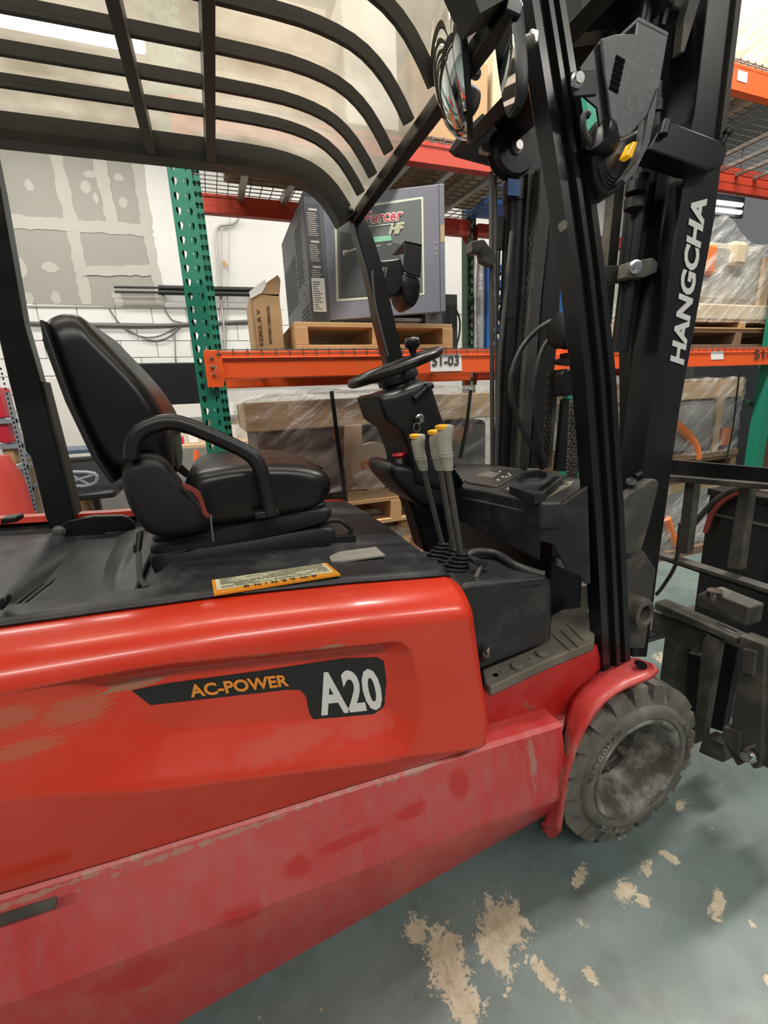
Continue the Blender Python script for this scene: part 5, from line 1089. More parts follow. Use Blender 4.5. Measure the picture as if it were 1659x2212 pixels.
dtext('EnForcer', (757, 490), (871, 478), (757, 461), 'white_ink', .0032, .055); dtext('EnForcer', (759, 487), (869, 476), (759, 463), 'logo_red', .0046, .008)
dtext('HF', (840, 508), (871, 504), (843, 484), 'cream_line', .0036, .055); dtext('HF', (842, 506), (869, 502), (844, 486), 'sage', .0046, .0)
for u, v in ((818, 532), (842, 529)): dq([(u-5, v+1), (u+4, v), (u+4, v-2), (u-5, v-1)], .0034, 'button_mark', 'wire')
for z_ in (1.90, 1.925, 1.95): cpart(MB().lathe([(.004, 0), (.003, .002), (.001, .002)], dpnt(.925, z_, .0), tuple(nn_), 10), 'rivet', M['wire'], door)
dquad(.955, .96, zb, zt_, .0003, 'door_groove', 'charger_dark', door); dquad(.967, .998, 1.95, 2.02, .0004, 'tape_scrap', 'cardboard_light', door)
gr = MB()
for k in range(15): gr.b2((.60, 2.32+k*.022, 1.648), (1.08, 2.327+k*.022, 1.652))
for x in (.68, .78, .88, .98): gr.b2((x, 2.32, 1.644), (x+.006, 2.66, 1.648))
cpart(gr, 'shelf_grille', M['wire'], smooth=0)
cpart(MB().b2((.59, 2.31, 1.655), (1.12, 2.318, 1.672)), 'shelf_edge', M['steel_edge'], smooth=0)
cpart(MB().b2((1.10, 2.28, cz0), (1.20, 2.31, 2.18)), 'corner_post', M['charger_grey'], smooth=0)
cpart(MB().lathe([(.012, 0), (.012, .02), (.02, .025), (.02, .045), (.001, .045)], (1.15, 2.28, 1.705), (.3, -1, 0), 18), 'latch_knob', M['black_plastic'])
# small charger beside it
t = thing('small_charger', 'small dark slotted charger box beside the grey cabinet', 'charger', (1.42, 2.66, 1.500))
s0 = P(946, 748, Y=2.60); s1 = P(988, 636, Y=2.60)
MB().b2((s0.x, 2.60, 1.500), (s1.x, 2.85, s1.z)).build('case', M['charger_dark'], t, bevel=.004, smooth=0)
sl = MB()
for r_ in range(14):
    for c_ in range(3): sl.b2((s0.x+.012+c_*.045, 2.597, 1.67+r_*.010), (s0.x+.045+c_*.045, 2.601, 1.674+r_*.010))
o = sl.build('vent_slots', M['decal_black'], t, smooth=0); o['kind'] = 'stuff'
MB().tube(smoothline(PP([(985, 668), (994, 690), (993, 720), (986, 748)], Y=2.62), 1), .006, 8).build('power_cord', M['hose'], t)
# cardboard box
t = thing('cardboard_box', 'tall worn cardboard carton with an open flap left of the charger', 'box', (.32, 2.35, 1.500))
bx_ = P(543, 640, Y=2.25); bz = P(540, 632, Y=2.25).z; bx1 = P(604, 640, Y=2.25).x
MB().b2((bx_.x, 2.25, 1.500), (bx1, 2.60, bz)).build('carton', M['cardboard'], t, bevel=.004, smooth=0)
MB().prism(PP([(541, 634), (600, 594), (606, 604), (604, 640)], Y=2.25), (0, .03, 0)).build('flap', M['cardboard'], t, smooth=0)
MB().prism(PP([(538, 630), (572, 604), (575, 616), (566, 632), (541, 645)], Y=2.246), (0, .003, 0)).build('paper_label', M['paper'], t, smooth=0)
text_on('lettering', 'YZALL A V', P(570, 748, Y=2.2495), P(562, 668, Y=2.2495), P(562, 748, Y=2.2495), M['dark_ink'], t, bold=0)
text_on('lettering', 'BATTERY CHARGERS', P(588, 740, Y=2.2495), P(582, 660, Y=2.2495), P(582, 740, Y=2.2495), M['dark_ink'], t, bold=0)
# blue crate and silver roll behind the mast
t = thing('blue_pallet', 'blue plastic lattice pallet standing on edge behind the mast', 'pallet', (2.0, 3.0, 1.503)); q0 = P(1052, 722, Y=2.98); q0.z = 1.503; q1 = P(1092, 540, Y=2.98)
MB().b2((q0.x, 2.98, q0.z), (q0.x+.05, 3.06, q1.z)).build('side_frame', M['blue'], t, bevel=.005, smooth=0)
MB().b2((q0.x, 2.98, q0.z), (q1.x+.5, 3.06, q0.z+.09)).build('base_frame', M['blue'], t, bevel=.005, smooth=0)
lt = MB()
for r_ in range(12):
    for c_ in range(9):
        x = q0.x+.06+c_*.06+(.03 if r_ % 2 else 0); z = q0.z+.1+r_*.05; lt.b2((x, 3.0, z), (x+.045, 3.03, z+.014)); lt.b2((x, 3.0, z), (x+.012, 3.03, z+.05))
o = lt.build('lattice', M['blue'], t, smooth=0); o['kind'] = 'stuff'
MB().b2((q0.x+.6, 2.99, q0.z), (q0.x+.7, 3.05, q1.z+.1)).build('side_frame', M['blue'], t, bevel=.005, smooth=0)
t = thing('blue_crate', 'blue plastic crate lying on the upper wire deck', 'crate', tuple(P(1040, 480, Y=2.9))); c_ = P(1040, 470, Y=2.95); c_.z = 2.52
MB().box(c_+Vector((.08, 0, .02)), (.30, .25, .14)).build('body', M['blue'], t, bevel=.02, smooth=0); MB().box(c_+Vector((.08, -.13, .02)), (.16, .01, .07)).build('handle_slot', M['decal_black'], t, smooth=0)
q0 = P(1022, 745, Y=3.02); q0.z = 1.503; q1 = P(1052, 530, Y=3.02)
t = MB(); n = 12; secs = []
for i in range(9): secs.append([Vector(((q0.x+q1.x)/2+.038*math.cos(a)*(1+.1*math.sin(3*a+i)), 3.03+.038*math.sin(a), q0.z+(q1.z-q0.z)*i/8)) for a in [2*math.pi*k/16 for k in range(16)]])
o = t.loft(secs).build('foil_roll', M['silver_film'], top=True, smooth=60); tag(o, 'upright roll wrapped in silver film beside the dark green upright', 'roll')

# ------------------------------------------------------------------ wrapped loads
def shroud(name, pts_lo, pts_hi, z0, z1, mat, parent, seed, n=26, m=14, peak=None):  # draped film around a load
    rnd = random.Random(seed); secs = []
    for i in range(m+1):
        f = i/m; ring = []
        for k in range(n):
            s = k/n*4; e = int(s); u = s-e
            c = [(0, 0), (1, 0), (1, 1), (0, 1)]; a, b = c[e], c[(e+1) % 4]; ux, uy = a[0]+(b[0]-a[0])*u, a[1]+(b[1]-a[1])*u
            lo = Vector((pts_lo[0]+(pts_lo[2]-pts_lo[0])*ux, pts_lo[1]+(pts_lo[3]-pts_lo[1])*uy, z0)); hi = Vector((pts_hi[0]+(pts_hi[2]-pts_hi[0])*ux, pts_hi[1]+(pts_hi[3]-pts_hi[1])*uy, z1))
            p = lo+(hi-lo)*f; p += Vector((rnd.uniform(-.012, .012), rnd.uniform(-.012, .012), rnd.uniform(-.010, .010)))
            if peak and f > .9: p.z += peak(ux, uy)
            ring.append(p)
        secs.append(ring)
    c = sum(secs[-1], Vector((0, 0, 0)))/n; secs.append([q*.5+c*.5+Vector((0, 0, .01)) for q in secs[-1]]); secs.append([q*.1+c*.9+Vector((0, 0, .0)) for q in secs[-1]])
    o = MB().loft(secs, caps=False).build(name, M[mat], parent, smooth=70, sub=1); return o
# left load
L0 = thing('wrapped_machine_crate', 'cardboard boxes and machine parts wrapped in clear film strapped to a pallet under the beam', 'crate', (.85, 2.65, .74))
lp = lambda mb, name, mat, parent=None, **k: mb.build(name, mat, parent or L0, **k)
xa, xb = P(515, 900, Y=2.22).x, 1.62
lp(MB().b2((xa+.03, 2.24, 1.135), (xb-.05, 3.0, 1.275)), 'cardboard_box', M['cardboard_light'], bevel=.006, smooth=0)
lp(MB().b2((xa+.07, 2.27, .80), (.60, 2.95, 1.13)), 'machine_block', M['machine_grey'], bevel=.02, smooth=0)
lp(MB().b2((.605, 2.235, .75), (.70, 2.30, 1.14)), 'crate_post', M['cardboard_light'], bevel=.004, smooth=0)
lp(MB().b2((.72, 2.30, .80), (1.50, 2.95, 1.12)), 'machine_block', M['machine_grey'], bevel=.03, smooth=0)
lp(MB().lathe([(.10, 0), (.13, .02), (.13, .07), (.001, .08)], P(800, 1005, Y=2.30), (0, -1, 0), 28), 'flange', M['kraft'], smooth=50)
rgq = P(790, 1005, Y=2.225); lp(MB().tube([rgq+Vector((.019*math.cos(a), 0, .019*math.sin(a))) for a in [2*math.pi*k/20 for k in range(20)]], .007, 8, closed=True), 'orange_ring', M['machine_orange'], smooth=60)
lp(MB().b2((xa+.5, 2.23, .742), (xb-.1, 2.32, .79)), 'skid_beam', M['cardboard_light'], bevel=.004, smooth=0)
lp(MB().b2((xa+.05, 2.9, .742), (xb-.1, 3.0, .79)), 'skid_beam', M['cardboard_light'], bevel=.004, smooth=0)
shroud('stretch_film', (xa, 2.215, xb, 3.03), (xa+.01, 2.215, xb, 3.03), .80, 1.295, 'film', L0, 3, n=64, m=18, peak=lambda ux, uy: .05*math.exp(-((ux-.13)/.07)**2)+.035*math.exp(-((ux-.6)/.12)**2)+.02*ux)
def strap(pts, Y, w_=.020, name='strap'):
    a = PP(pts, Y=Y); mb = MB()
    for p, q in zip(a, a[1:]): mb.bar(p, q, .003, w_, up=(1, 0, 0))
    return mb
lp(strap([(716, 845), (728, 940), (752, 1120)], 2.195), 'strap', M['decal_black'], smooth=0); lp(strap([(1017, 842), (1008, 920), (994, 990)], 2.195), 'strap', M['decal_black'], smooth=0)
pallet('wooden_pallet', xa+.02, 2.22, xb, 3.0, .60, .742, 'wood', 'pale pallet under the film-wrapped boxes below the orange beam')
L1 = thing('wrapped_parts_load', 'low film-wrapped load of orange and grey parts at floor level under the pallet', 'load', (.9, 2.6, 0))
for i in range(9):
    x = .35+i*.13; MB().box((x, 2.42, .30+.03*(i % 3)), (.12, .25, .42)).build('part_box', M[('kraft', 'machine_grey', 'machine_orange')[i % 3]], L1, bevel=.015, smooth=0)
MB().b2((.25, 2.22, 0), (1.58, 3.0, .08)).build('base_skid', M['wood_dark'], L1, smooth=0)
MB().b2((.25, 2.6, .08), (1.58, 3.0, .55)).build('part_stack', M['kraft'], L1, bevel=.02, smooth=0)
for x in (.27, .9, 1.52): MB().b2((x, 2.24, .08), (x+.05, 2.30, .598)).build('support_post', M['wood'], L1, smooth=0)
shroud('stretch_film', (.24, 2.235, 1.58, 3.0), (.24, 2.24, 1.58, 3.0), .06, .57, 'film', L1, 5, n=56, m=12)
# right load, lower
L2 = thing('wrapped_machine', 'film-wrapped grey and orange machine on pallets right of the mast', 'machine', (3.2, 2.6, .76))
x0, x1 = 2.45, 3.64
MB().b2((x0+.03, 2.24, .80), (x1-.03, 3.0, 1.16)).build('machine_block', M['goods_grey'], L2, bevel=.03, smooth=0)
MB().b2((x0+.02, 2.23, 1.165), (x1-.02, 3.0, 1.30)).build('cardboard_cap', M['cardboard_light'], L2, bevel=.006, smooth=0)
MB().tube(smoothline(PP([(1440, 905), (1475, 930), (1500, 960), (1505, 990)], Y=2.235), 2), .035, 10).build('orange_hose', M['machine_orange'], L2, smooth=60)
MB().b2((3.45, 2.225, .82), (3.55, 2.24, .95)).build('orange_bracket', M['machine_orange'], L2, bevel=.004, smooth=0)
MB().b2((3.36, 2.222, .78), (3.42, 2.236, 1.30)).build('crate_post', M['cardboard_light'], L2, smooth=0)
shroud('stretch_film', (x0, 2.215, x1, 3.03), (x0, 2.215, x1, 3.03), .78, 1.315, 'film', L2, 9, n=60, m=16)
strap([(1597, 808), (1584, 920), (1568, 1000)], 2.195, .016).build('strap', M['decal_black'], L2, smooth=0)
MB().b2((x0, 2.215, .745), (x1, 3.0, .79)).build('skid', M['wood_dark'], L2, smooth=0)
pallet('wooden_pallet', x0, 2.22, x1, 3.0, .60, .742, 'wood_dark', 'dark old pallet under the wrapped machine right of the mast')
L3 = thing('wrapped_floor_load', 'film-wrapped grey load on the floor seen through the load backrest', 'load', (3.0, 2.6, 0))
MB().b2((x0+.02, 2.26, .06), (x1, 3.0, .55)).build('machine_block', M['goods_grey'], L3, bevel=.02, smooth=0)
MB().b2((x0, 2.22, 0), (x1, 3.0, .06)).build('skid', M['wood_dark'], L3, smooth=0)
MB().b2((x0+.05, 2.255, .5), (x1-.02, 2.9, .598)).build('cardboard_cap', M['cardboard_light'], L3, smooth=0)
MB().tube(smoothline(PP([(1440, 1120), (1452, 1160), (1468, 1190)], Y=2.25), 1), .03, 10).build('orange_hose', M['machine_orange'], L3, smooth=60)
shroud('stretch_film', (x0, 2.235, x1, 3.0), (x0, 2.235, x1, 3.0), .05, .57, 'film', L3, 11, n=50, m=12)
# load on the beam, right
L4 = thing('wrapped_goods', 'bulging clear-wrapped machine on stacked pallets above the 51-02 beam', 'load', (3.3, 2.6, 1.75))
ga = P(1512, 690, Y=2.2)
MB().b2((ga.x-.10, 2.2, ga.z), (ga.x+.95, 2.95, ga.z+.10)).build('base_carton', M['kraft'], L4, bevel=.01, smooth=0)
MB().b2((ga.x, 2.26, ga.z+.1), (ga.x+.65, 2.9, ga.z+.50)).build('machine_block', M['goods_tan'], L4, bevel=.05, smooth=0)
MB().b2((ga.x+.02, 2.23, ga.z+.28), (ga.x+.14, 2.30, ga.z+.46)).build('orange_cover', M['machine_orange'], L4, bevel=.02, smooth=0)
MB().b2((ga.x+.64, 2.25, ga.z+.05), (ga.x+.72, 2.9, ga.z+.42)).build('side_board', M['cardboard_light'], L4, smooth=0)
MB().box((ga.x+.36, 2.28, ga.z+.42), (.14, .1, .16)).build('duct', M['kraft'], L4, bevel=.03, smooth=0)
shroud('stretch_film', (ga.x-.12, 2.18, ga.x+.92, 2.98), (ga.x+.02, 2.25, ga.x+.75, 2.95), ga.z-.02, ga.z+.50, 'film', L4, 13, n=60, m=16, peak=lambda ux, uy: .16*math.exp(-((ux-.25)/.25)**2))
pallet('wooden_pallet', ga.x-.15, 2.2, ga.x+.95, 2.98, 1.500, 1.62, 'wood_dark', 'dark lower pallet of the pair under the clear-wrapped machine')
pallet('wooden_pallet', ga.x-.10, 2.2, ga.x+.95, 2.98, 1.62, ga.z, 'wood', 'pale upper pallet directly under the clear-wrapped machine')
# top right load
t = thing('covered_load', 'tan paper-covered load wrapped in clear film on the top right shelf', 'load', (3.5, 2.6, 3.02)); gb = P(1600, 140, Y=2.2)
MB().b2((3.03, 2.22, 3.035), (3.60, 2.93, 3.62)).build('carton', M['kraft'], t, bevel=.03, smooth=0)
shroud('stretch_film', (3.01, 2.20, 3.62, 2.95), (3.03, 2.22, 3.60, 2.93), 3.045, 3.64, 'film', t, 17, n=40, m=10)
for i, (x, c, w_, h) in enumerate([(.2, 'cardboard_light', .45, .4), (.72, 'paper', .25, .5), (1.05, 'cardboard', .4, .35), (1.48, 'kraft', .28, .45)]):
    o = MB().b2((x, 2.25, 2.47), (x+w_, 2.95, 2.47+h)).build('shelf_carton', M[c], top=True, bevel=.006, smooth=0)
    tag(o, ['tan carton on the upper deck nearest the left upright', 'narrow white carton on the upper deck', 'brown carton on the upper deck above the charger door', 'crinkled kraft-wrapped carton on the upper deck by the mast'][i], 'carton')
for i, (x, w_) in enumerate([(2.0, .5), (2.55, .4)]):
    o = MB().b2((x, 2.3, 3.03), (x+w_, 2.95, 3.4)).build('shelf_carton', M[('kraft', 'cardboard_light')[i]], top=True, bevel=.006, smooth=0); tag(o, ['kraft-wrapped carton hidden high behind the mast', 'tan carton left of the paper-covered load on the top shelf'][i], 'carton')

# lit twin tubes and dark stock deep behind the right bay
t = thing('twin_tube_light', 'pair of lit fluorescent tubes glimpsed below the rear red beam at the right', 'lamp', tuple(P(1573, 447, Y=5.6)))
for a, b in (((1535, 435), (1602, 443)), ((1537, 452), (1600, 459))): MB().cyl(P(*a, Y=5.6), P(*b, Y=5.6), .030, 12).build('tube', pm('tube_glow', (.95, .95, .92), .4, emit=((1, .98, .94), 3.0)), t, smooth=60)
MB().bar(P(1530, 440, Y=5.68), P(1604, 450, Y=5.68), .04, .30).build('housing', M['charger_dark'], t, smooth=0)
for sx in (1545, 1590): MB().cyl(P(sx, 440, Y=5.70), P(sx, 440, Y=5.70)*1+Vector((0, 0, 5.2-P(sx, 440, Y=5.70).z)), .008, 6).build('hanger', M['zinc'], t)
for i, (x, y, w_, h, c) in enumerate([(3.9, 3.6, 1.0, 1.15, 'wood_dark'), (5.0, 3.6, 1.1, 2.2, 'charger_dark'), (6.2, 3.6, 1.1, 2.6, 'wood_dark')]):
    o = MB().b2((x, y, 0), (x+w_, y+.9, h)).build('stock_crate', M[c], top=True, bevel=.01, smooth=0)
    tag(o, ['low dark wooden crate deep behind the right rack bay', 'tall dark grey crate deep behind the right rack bay', 'tall dark wooden crate beyond the far right rack bay'][i], 'crate')

# ------------------------------------------------------------------ dark battery cart at the right
XK = 1.95; e0 = P(1534, 1054, X=XK)
t = thing('battery_cart', 'black steel battery cart with a grey top and cables, beyond the load backrest', 'cart', (XK+.45, e0.y-.5, 0))
MB().b2((XK, e0.y-1.1, .12), (XK+.9, e0.y, e0.z-.03)).build('body', M['black_steel'], t, bevel=.006, smooth=0)
MB().b2((XK-.01, e0.y-1.11, e0.z-.03), (XK+.91, e0.y+.005, e0.z)).build('top_frame', M['black_paint'], t, bevel=.004, smooth=0)
MB().b2((XK+.08, e0.y-1.0, e0.z), (XK+.8, e0.y-.10, e0.z+.012)).build('top_lid', M['wire'], t, bevel=.003, smooth=0)
MB().b2((XK-.006, e0.y-1.1, e0.z-.115), (XK+.002, e0.y-.03, e0.z-.105)).build('trim_strip', M['dirty_steel'], t, smooth=0)
MB().tube(smoothline(PP([(1484, 1150), (1515, 1112), (1545, 1080), (1580, 1058), (1625, 1048)], X=XK-.03), 2), .012, 8).build('cable', M['hose'], t, smooth=60)
MB().tube(smoothline(PP([(1524, 1150), (1536, 1110), (1560, 1082), (1595, 1062), (1640, 1054)], X=XK-.025), 2), .011, 8).build('cable', M['red_strap'], t, smooth=60)
for dx in (.1, .8):
    for y in (e0.y-1.0, e0.y-.1): MB().cyl((XK+dx, y-.03, .06), (XK+dx, y+.03, .06), .06, 16).build('castor', M['tread_rubber'], t, smooth=60)

# ------------------------------------------------------------------ workshop at the back left
z0, z1 = P(300, 885, Y=6.5).z, P(300, 785, Y=6.5).z; x0, x1 = P(275, 840, Y=6.5).x, P(452, 840, Y=6.5).x
t = thing('television', 'wide black flat television on the back wall', 'television', ((x0+x1)/2, 6.5, z0))
MB().b2((x0, 6.46, z0), (x1+.1, 6.55, z1)).build('case', M['black_plastic'], t, bevel=.01, smooth=0); MB().b2((x0+.02, 6.456, z0+.03), (x1+.08, 6.461, z1-.02)).build('screen', M['tv'], t, smooth=0)
q0 = P(80, 985, Y=6.45); q1 = P(262, 812, Y=6.45)
o = MB().b2((q0.x, 6.47, q0.z-.1), (q1.x, 6.53, q1.z)).build('whiteboard', M['white_board'], top=True, bevel=.006, smooth=0); tag(o, 'large plain off-white board against the block wall behind the seat', 'board')
# work bench
wy = 5.7; c0, c1 = P(370, 960, Y=wy), P(470, 945, Y=wy)
t = thing('workbench', 'cluttered pale workbench under the television', 'bench', ((c0.x+c1.x)/2, wy, 0)); zt2 = c0.z
MB().b2((c0.x-.25, wy-.3, zt2-.04), (c1.x+.5, wy+.4, zt2)).build('bench_top', M['plywood'], t, bevel=.004, smooth=0)
MB().b2((c0.x-.25, wy+.3, zt2+.25), (c1.x+.5, wy+.42, zt2+.29)).build('back_shelf', M['shelf_grey'], t, smooth=0)
MB().b2((c0.x-.25, wy+.40, zt2), (c1.x+.5, wy+.42, zt2+.45)).build('back_panel', M['white_board'], t, smooth=0)
for x in (c0.x-.22, c1.x+.4):
    for y in (wy-.25, wy+.32): MB().b2((x, y, 0), (x+.06, y+.06, zt2-.04)).build('leg', M['wood'], t, smooth=0)
for i, (dx, c, s, lb) in enumerate([(-.1, 'wire', .12, 'small zinc tin on the pale bench'), (.1, 'bin_red', .08, 'small red box on the pale bench'), (.25, 'paper', .10, 'white paper carton on the pale bench'), (.42, 'black_plastic', .09, 'small black box on the pale bench'), (.55, 'blue', .07, 'small blue box on the pale bench')]):
    o = MB().box((c0.x+dx, wy, zt2+.003+s/2), (s, s, s)).build('bench_item', M[c], top=True, bevel=.006, smooth=0); tag(o, lb, 'box')
# dark bench on the left of the pillar gap
by = 5.6; d0, d1 = P(175, 967, Y=by), P(270, 965, Y=by)
t = thing('assembly_bench', 'dark bench with a blue top behind the rear pillar', 'bench', ((d0.x+d1.x)/2, by, 0))
MB().b2((d0.x-.4, by-.3, d0.z-.04), (d1.x+.12, by+.4, d0.z)).build('bench_top', pm('blue_grey', (.06, .10, .15), .4), t, bevel=.004, smooth=0)
MB().b2((d0.x-.35, by-.2, .45), (d1.x+.10, by+.35, .80)).build('drawer_box', M['charger_dark'], t, smooth=0); MB().b2((d0.x-.35, by-.2, .1), (d0.x, by+.35, .45)).build('pedestal', M['cardboard'], t, smooth=0)
for x in (d0.x-.38, d1.x+.06): MB().b2((x, by-.25, 0), (x+.05, by-.2, d0.z-.04)).build('leg', M['shelf_grey'], t, smooth=0)
cq = MB()
for k in range(3): cq.tube(smoothline([Vector((d0.x+.1+.2*k, by-.1, d0.z+.01)), Vector((d0.x+.25+.2*k, by, d0.z+.06)), Vector((d0.x+.45+.2*k, by-.05, d0.z+.01))], 2), .006, 6)
o = cq.build('loose_cables', M['cable'], top=True); tag(o, 'tangle of dark cables lying on the blue bench top', 'cables'); o['kind'] = 'stuff'
# office chair
ch_c = P(185, 1040, Y=4.9)
t = thing('office_chair', 'grey mesh-backed office chair standing past the rear pillar', 'chair', (ch_c.x, 4.9, 0))
fr = smoothpoly(PP([(142, 1020), (200, 1020), (212, 1030), (205, 1046), (170, 1052), (150, 1044)], Y=4.9), 1)
MB().tube(fr, .018, 8, closed=True).build('back_frame', M['shelf_grey'], t, smooth=60)
for a, b in [((145, 1022), (195, 1048)), ((205, 1025), (150, 1042))]: MB().tube(PP([a, b], Y=4.9), .014, 8).build('back_rib', M['shelf_grey'], t)
MB().box((ch_c.x, 5.1, .50), (.45, .42, .08)).build('seat', M['black_plastic'], t, bevel=.03); MB().cyl((ch_c.x, 5.1, .08), (ch_c.x, 5.1, .48), .03, 12).build('gas_lift', M['black_plastic'], t)
for k in range(5):
    a = k*2*math.pi/5; MB().bar((ch_c.x, 5.1, .10), (ch_c.x+.32*math.cos(a), 5.1+.32*math.sin(a), .06), .05, .035).build('base_leg', M['black_plastic'], t, bevel=.006); MB().lathe([(.025, -.02), (.03, 0), (.025, .02)], (ch_c.x+.32*math.cos(a), 5.1+.32*math.sin(a), .03), (0, 1, 0), 12).build('castor', M['black_plastic'], t)
# boxes and leaflet on the floor behind
o = MB().box(tuple(P(243, 1062, Y=5.2)+Vector((0, 0, 0))), (.28, .3, .26)).build('floor_carton', M['cardboard'], top=True, bevel=.006, smooth=0); tag(o, 'brown carton on the floor behind the seat backrest', 'carton'); o.location.z = 0.0
lq = P(203, 1075, Y=6.0); t2 = MB().box((lq.x, lq.y, .08), (.10, .05, .16)).build('white_tag_box', M['paper'], top=True, bevel=.004, smooth=0); tag(t2, 'small white box with a blue side on the floor by the chair base', 'box'); t2.location.z = 0
# traffic cones
for i, (u, y, lb) in enumerate([(430, 4.5, 'orange traffic cone with white bands behind the seat cushion'), (478, 4.95, 'orange traffic cone half hidden by the green rack upright')]):
    base = P(u, 1020, Y=y); cxq = base.x; top = P(u-2, 972, Y=y).z
    t = thing('traffic_cone', lb, 'cone', (cxq, y, 0))
    pf = lambda z: .02+(.155)*(1-z/top)**1.0
    for a, b, m in [(0.02, .30*top, 'cone_orange'), (.30*top, .52*top, 'white_ink'), (.52*top, .68*top, 'cone_orange'), (.68*top, .86*top, 'white_ink'), (.86*top, top, 'cone_orange')]:
        MB().lathe([(pf(a), a), (pf(b), b)], (cxq, y, 0), (0, 0, 1), 24, caps=(b == top)).build('cone_band', M[m], t, smooth=60)
    MB().b2((cxq-.16, y-.16, 0), (cxq+.16, y+.16, .03)).build('cone_base', M['cone_orange'], t, bevel=.01)
# grey waste bin behind cones
wq = P(448, 1000, Y=5.45); o = MB().lathe([(.14, 0), (.17, .62), (.175, .62), (.175, .65), (.16, .65)], (wq.x, 5.3, 0), (0, 0, 1), 28).build('waste_bin', M['grey_trim'], top=True, smooth=50); tag(o, 'grey waste bin behind the traffic cones', 'bin')
# plywood panel, shelving and drum at the far left
q0 = P(50, 990, Y=6.42); q1 = P(92, 1090, Y=6.42)
o = MB().b2((q0.x, 6.42, 0), (q1.x+.1, 6.48, q0.z)).build('plywood_panel', M['plywood'], top=True, bevel=.003, smooth=0); tag(o, 'upright pale plywood panel left of the rear pillar', 'panel')
sy = 5.9; s0 = P(-40, 900, Y=sy).x; s1 = P(22, 900, Y=sy).x; zs = P(0, 848, Y=sy).z
t = thing('steel_shelving', 'grey slotted steel shelving with red bins at the far left', 'shelving', ((s0+s1)/2, sy, 0))
for x in (s0, s1):
    for y in (sy, sy+.4):
        MB().b2((x, y, 0), (x+.04, y+.04, zs)).build('post', M['shelf_grey'], t, smooth=0)
sl = MB()
for k in range(34): sl.b2((s1+.012, sy-.003, .1+k*.05), (s1+.028, sy, .125+k*.05))
o = sl.build('post_slots', M['decal_black'], t, smooth=0); o['kind'] = 'stuff'
for v in (910, 965, 1012, 1062):
    z = P(10, v, Y=sy).z; MB().b2((s0, sy, z-.025), (s1+.04, sy+.44, z+.02)).build('shelf', M['shelf_grey'], t, smooth=0)
for i, (v, c, h, lb) in enumerate([(908, 'bin_red', .32, 'red plastic bin on the top tier of the grey shelving'), (963, 'bin_red', .22, 'red plastic bin on the second tier of the grey shelving'), (1010, 'cardboard', .18, 'small brown carton on the third tier of the grey shelving'), (1060, 'paper', .25, 'white bag-like sack on the bottom tier of the grey shelving')]):
    z = P(10, v, Y=sy).z+.026; o = MB().b2((s0+.08, sy+.04, z), (s1-.06, sy+.36, z+h)).build('storage_bin' if i < 2 else ('shelf_carton' if i == 2 else 'white_sack'), M[c], top=True, bevel=.02, smooth=0); tag(o, lb, 'bin' if i < 2 else ('carton' if i == 2 else 'sack'))
dq = P(-12, 1060, Y=4.2); t = thing('red_drum', 'dull red steel drum at the left edge of the photo', 'drum', (dq.x, 4.2, 0)); zd = P(0, 985, Y=4.2).z
MB().lathe([(.20, 0), (.21, .01), (.21, zd*.5), (.218, zd*.52), (.21, zd*.54), (.20, zd*.8), (.15, zd*.97), (.14, zd), (.001, zd)], (dq.x, 4.2, 0), (0, 0, 1), 32).build('barrel', M['drum_red'], t, smooth=40)
MB().tube([Vector((dq.x+.212*math.cos(a), 4.2+.212*math.sin(a), zd*.36)) for a in [2*math.pi*k/32 for k in range(32)]], .006, 6, closed=True).build('hoop', M['drum_red'], t, smooth=60)
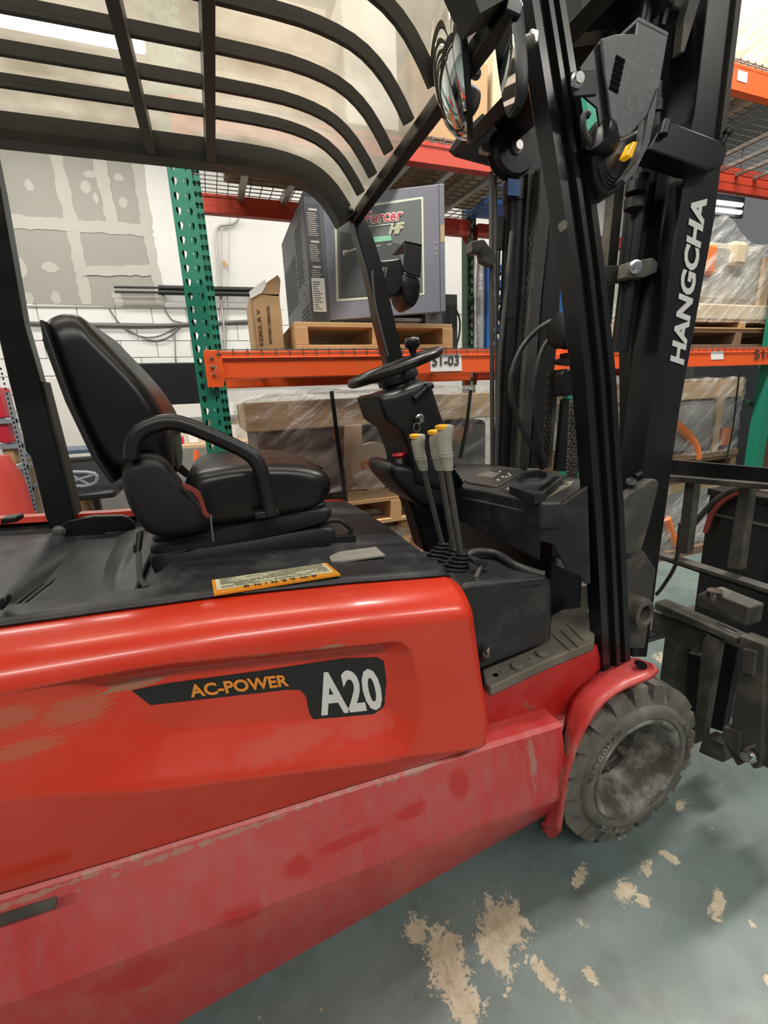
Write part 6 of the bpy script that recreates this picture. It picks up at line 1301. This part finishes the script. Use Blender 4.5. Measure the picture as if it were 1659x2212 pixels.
# fork extensions hung on the wall, conduits, wall cables
for i, (v, u0, lb) in enumerate([(620, 246, 'upper of the two long black poles crossing in front of the wall'), (630, 248, 'lower of the two long black poles crossing in front of the wall')]):
    y = 6.46; t = thing('steel_pole', lb, 'pole', tuple(P(u0, v, Y=y)))
    MB().cyl(P(u0, v, Y=y), P(345, v+1.5, Y=y), .014, 10).build('thin_rod', M['hose'], t); MB().cyl(P(342, v+1.5, Y=y), P(562, v+6, Y=y), .029, 12).build('sleeve', M['black_steel'], t, smooth=60)
    for uu in (350, 545): MB().cyl(P(uu, v+2, Y=y), P(uu, v+2, Y=y)+Vector((0, .125, 0)), .012, 8).build('wall_bracket', M['black_steel'], t)
wt = P(470, 495, Y=6.52)
o = MB().tube(smoothline(PP([(486, 760), (484, 700), (476, 640), (466, 520), (468, 490), (486, 486), (505, 484), (516, 472)], Y=6.54), 2), .014, 8).build('conduit', M['wire'], smooth=60, top=True); tag(o, 'bent grey conduit running up the white wall beside the green upright', 'conduit')
for i, (a, b) in enumerate([((497, 470), (488, 755)), ((480, 478), (478, 755))]):
    o = MB().tube(PP([a, b], Y=6.55), .006, 6).build('wall_wire', M['wire'], top=True); tag(o, ['thin grey wire down the white wall right of the conduit', 'thin grey wire down the white wall left of the conduit'][i], 'wire')
cbm = [([(60, 698), (130, 700), (240, 703), (330, 704), (410, 700), (540, 694)], 'straight grey bundle of cables along the top of the block wall', .022),
       ([(235, 665), (250, 690), (275, 715), (310, 730), (345, 727), (375, 710), (392, 700)], 'grey cable looping deepest below the wall bundle', .008),
       ([(262, 700), (290, 722), (330, 738), (365, 730), (390, 705)], 'second sagging grey cable loop below the wall bundle', .008),
       ([(354, 662), (362, 680), (374, 694), (400, 698)], 'short grey cable dropping from the trim to the bundle', .008),
       ([(377, 700), (379, 783)], 'thin grey cable hanging straight down to the television', .006)]
for pts, lb, r_ in cbm:
    o = MB().tube(smoothline(PP(pts, Y=6.55), 2), r_, 8).build('wall_cable', M['cable'], smooth=60, top=True); tag(o, lb, 'cable')
o = MB().prism(PP([(478, 566), (484, 562), (492, 572), (490, 578), (482, 574)], Y=6.5), (0, .01, 0)).build('paper_scrap', M['cardboard_light'], smooth=0, top=True); tag(o, 'tan paper scrap caught on the wires of the white wall', 'scrap')
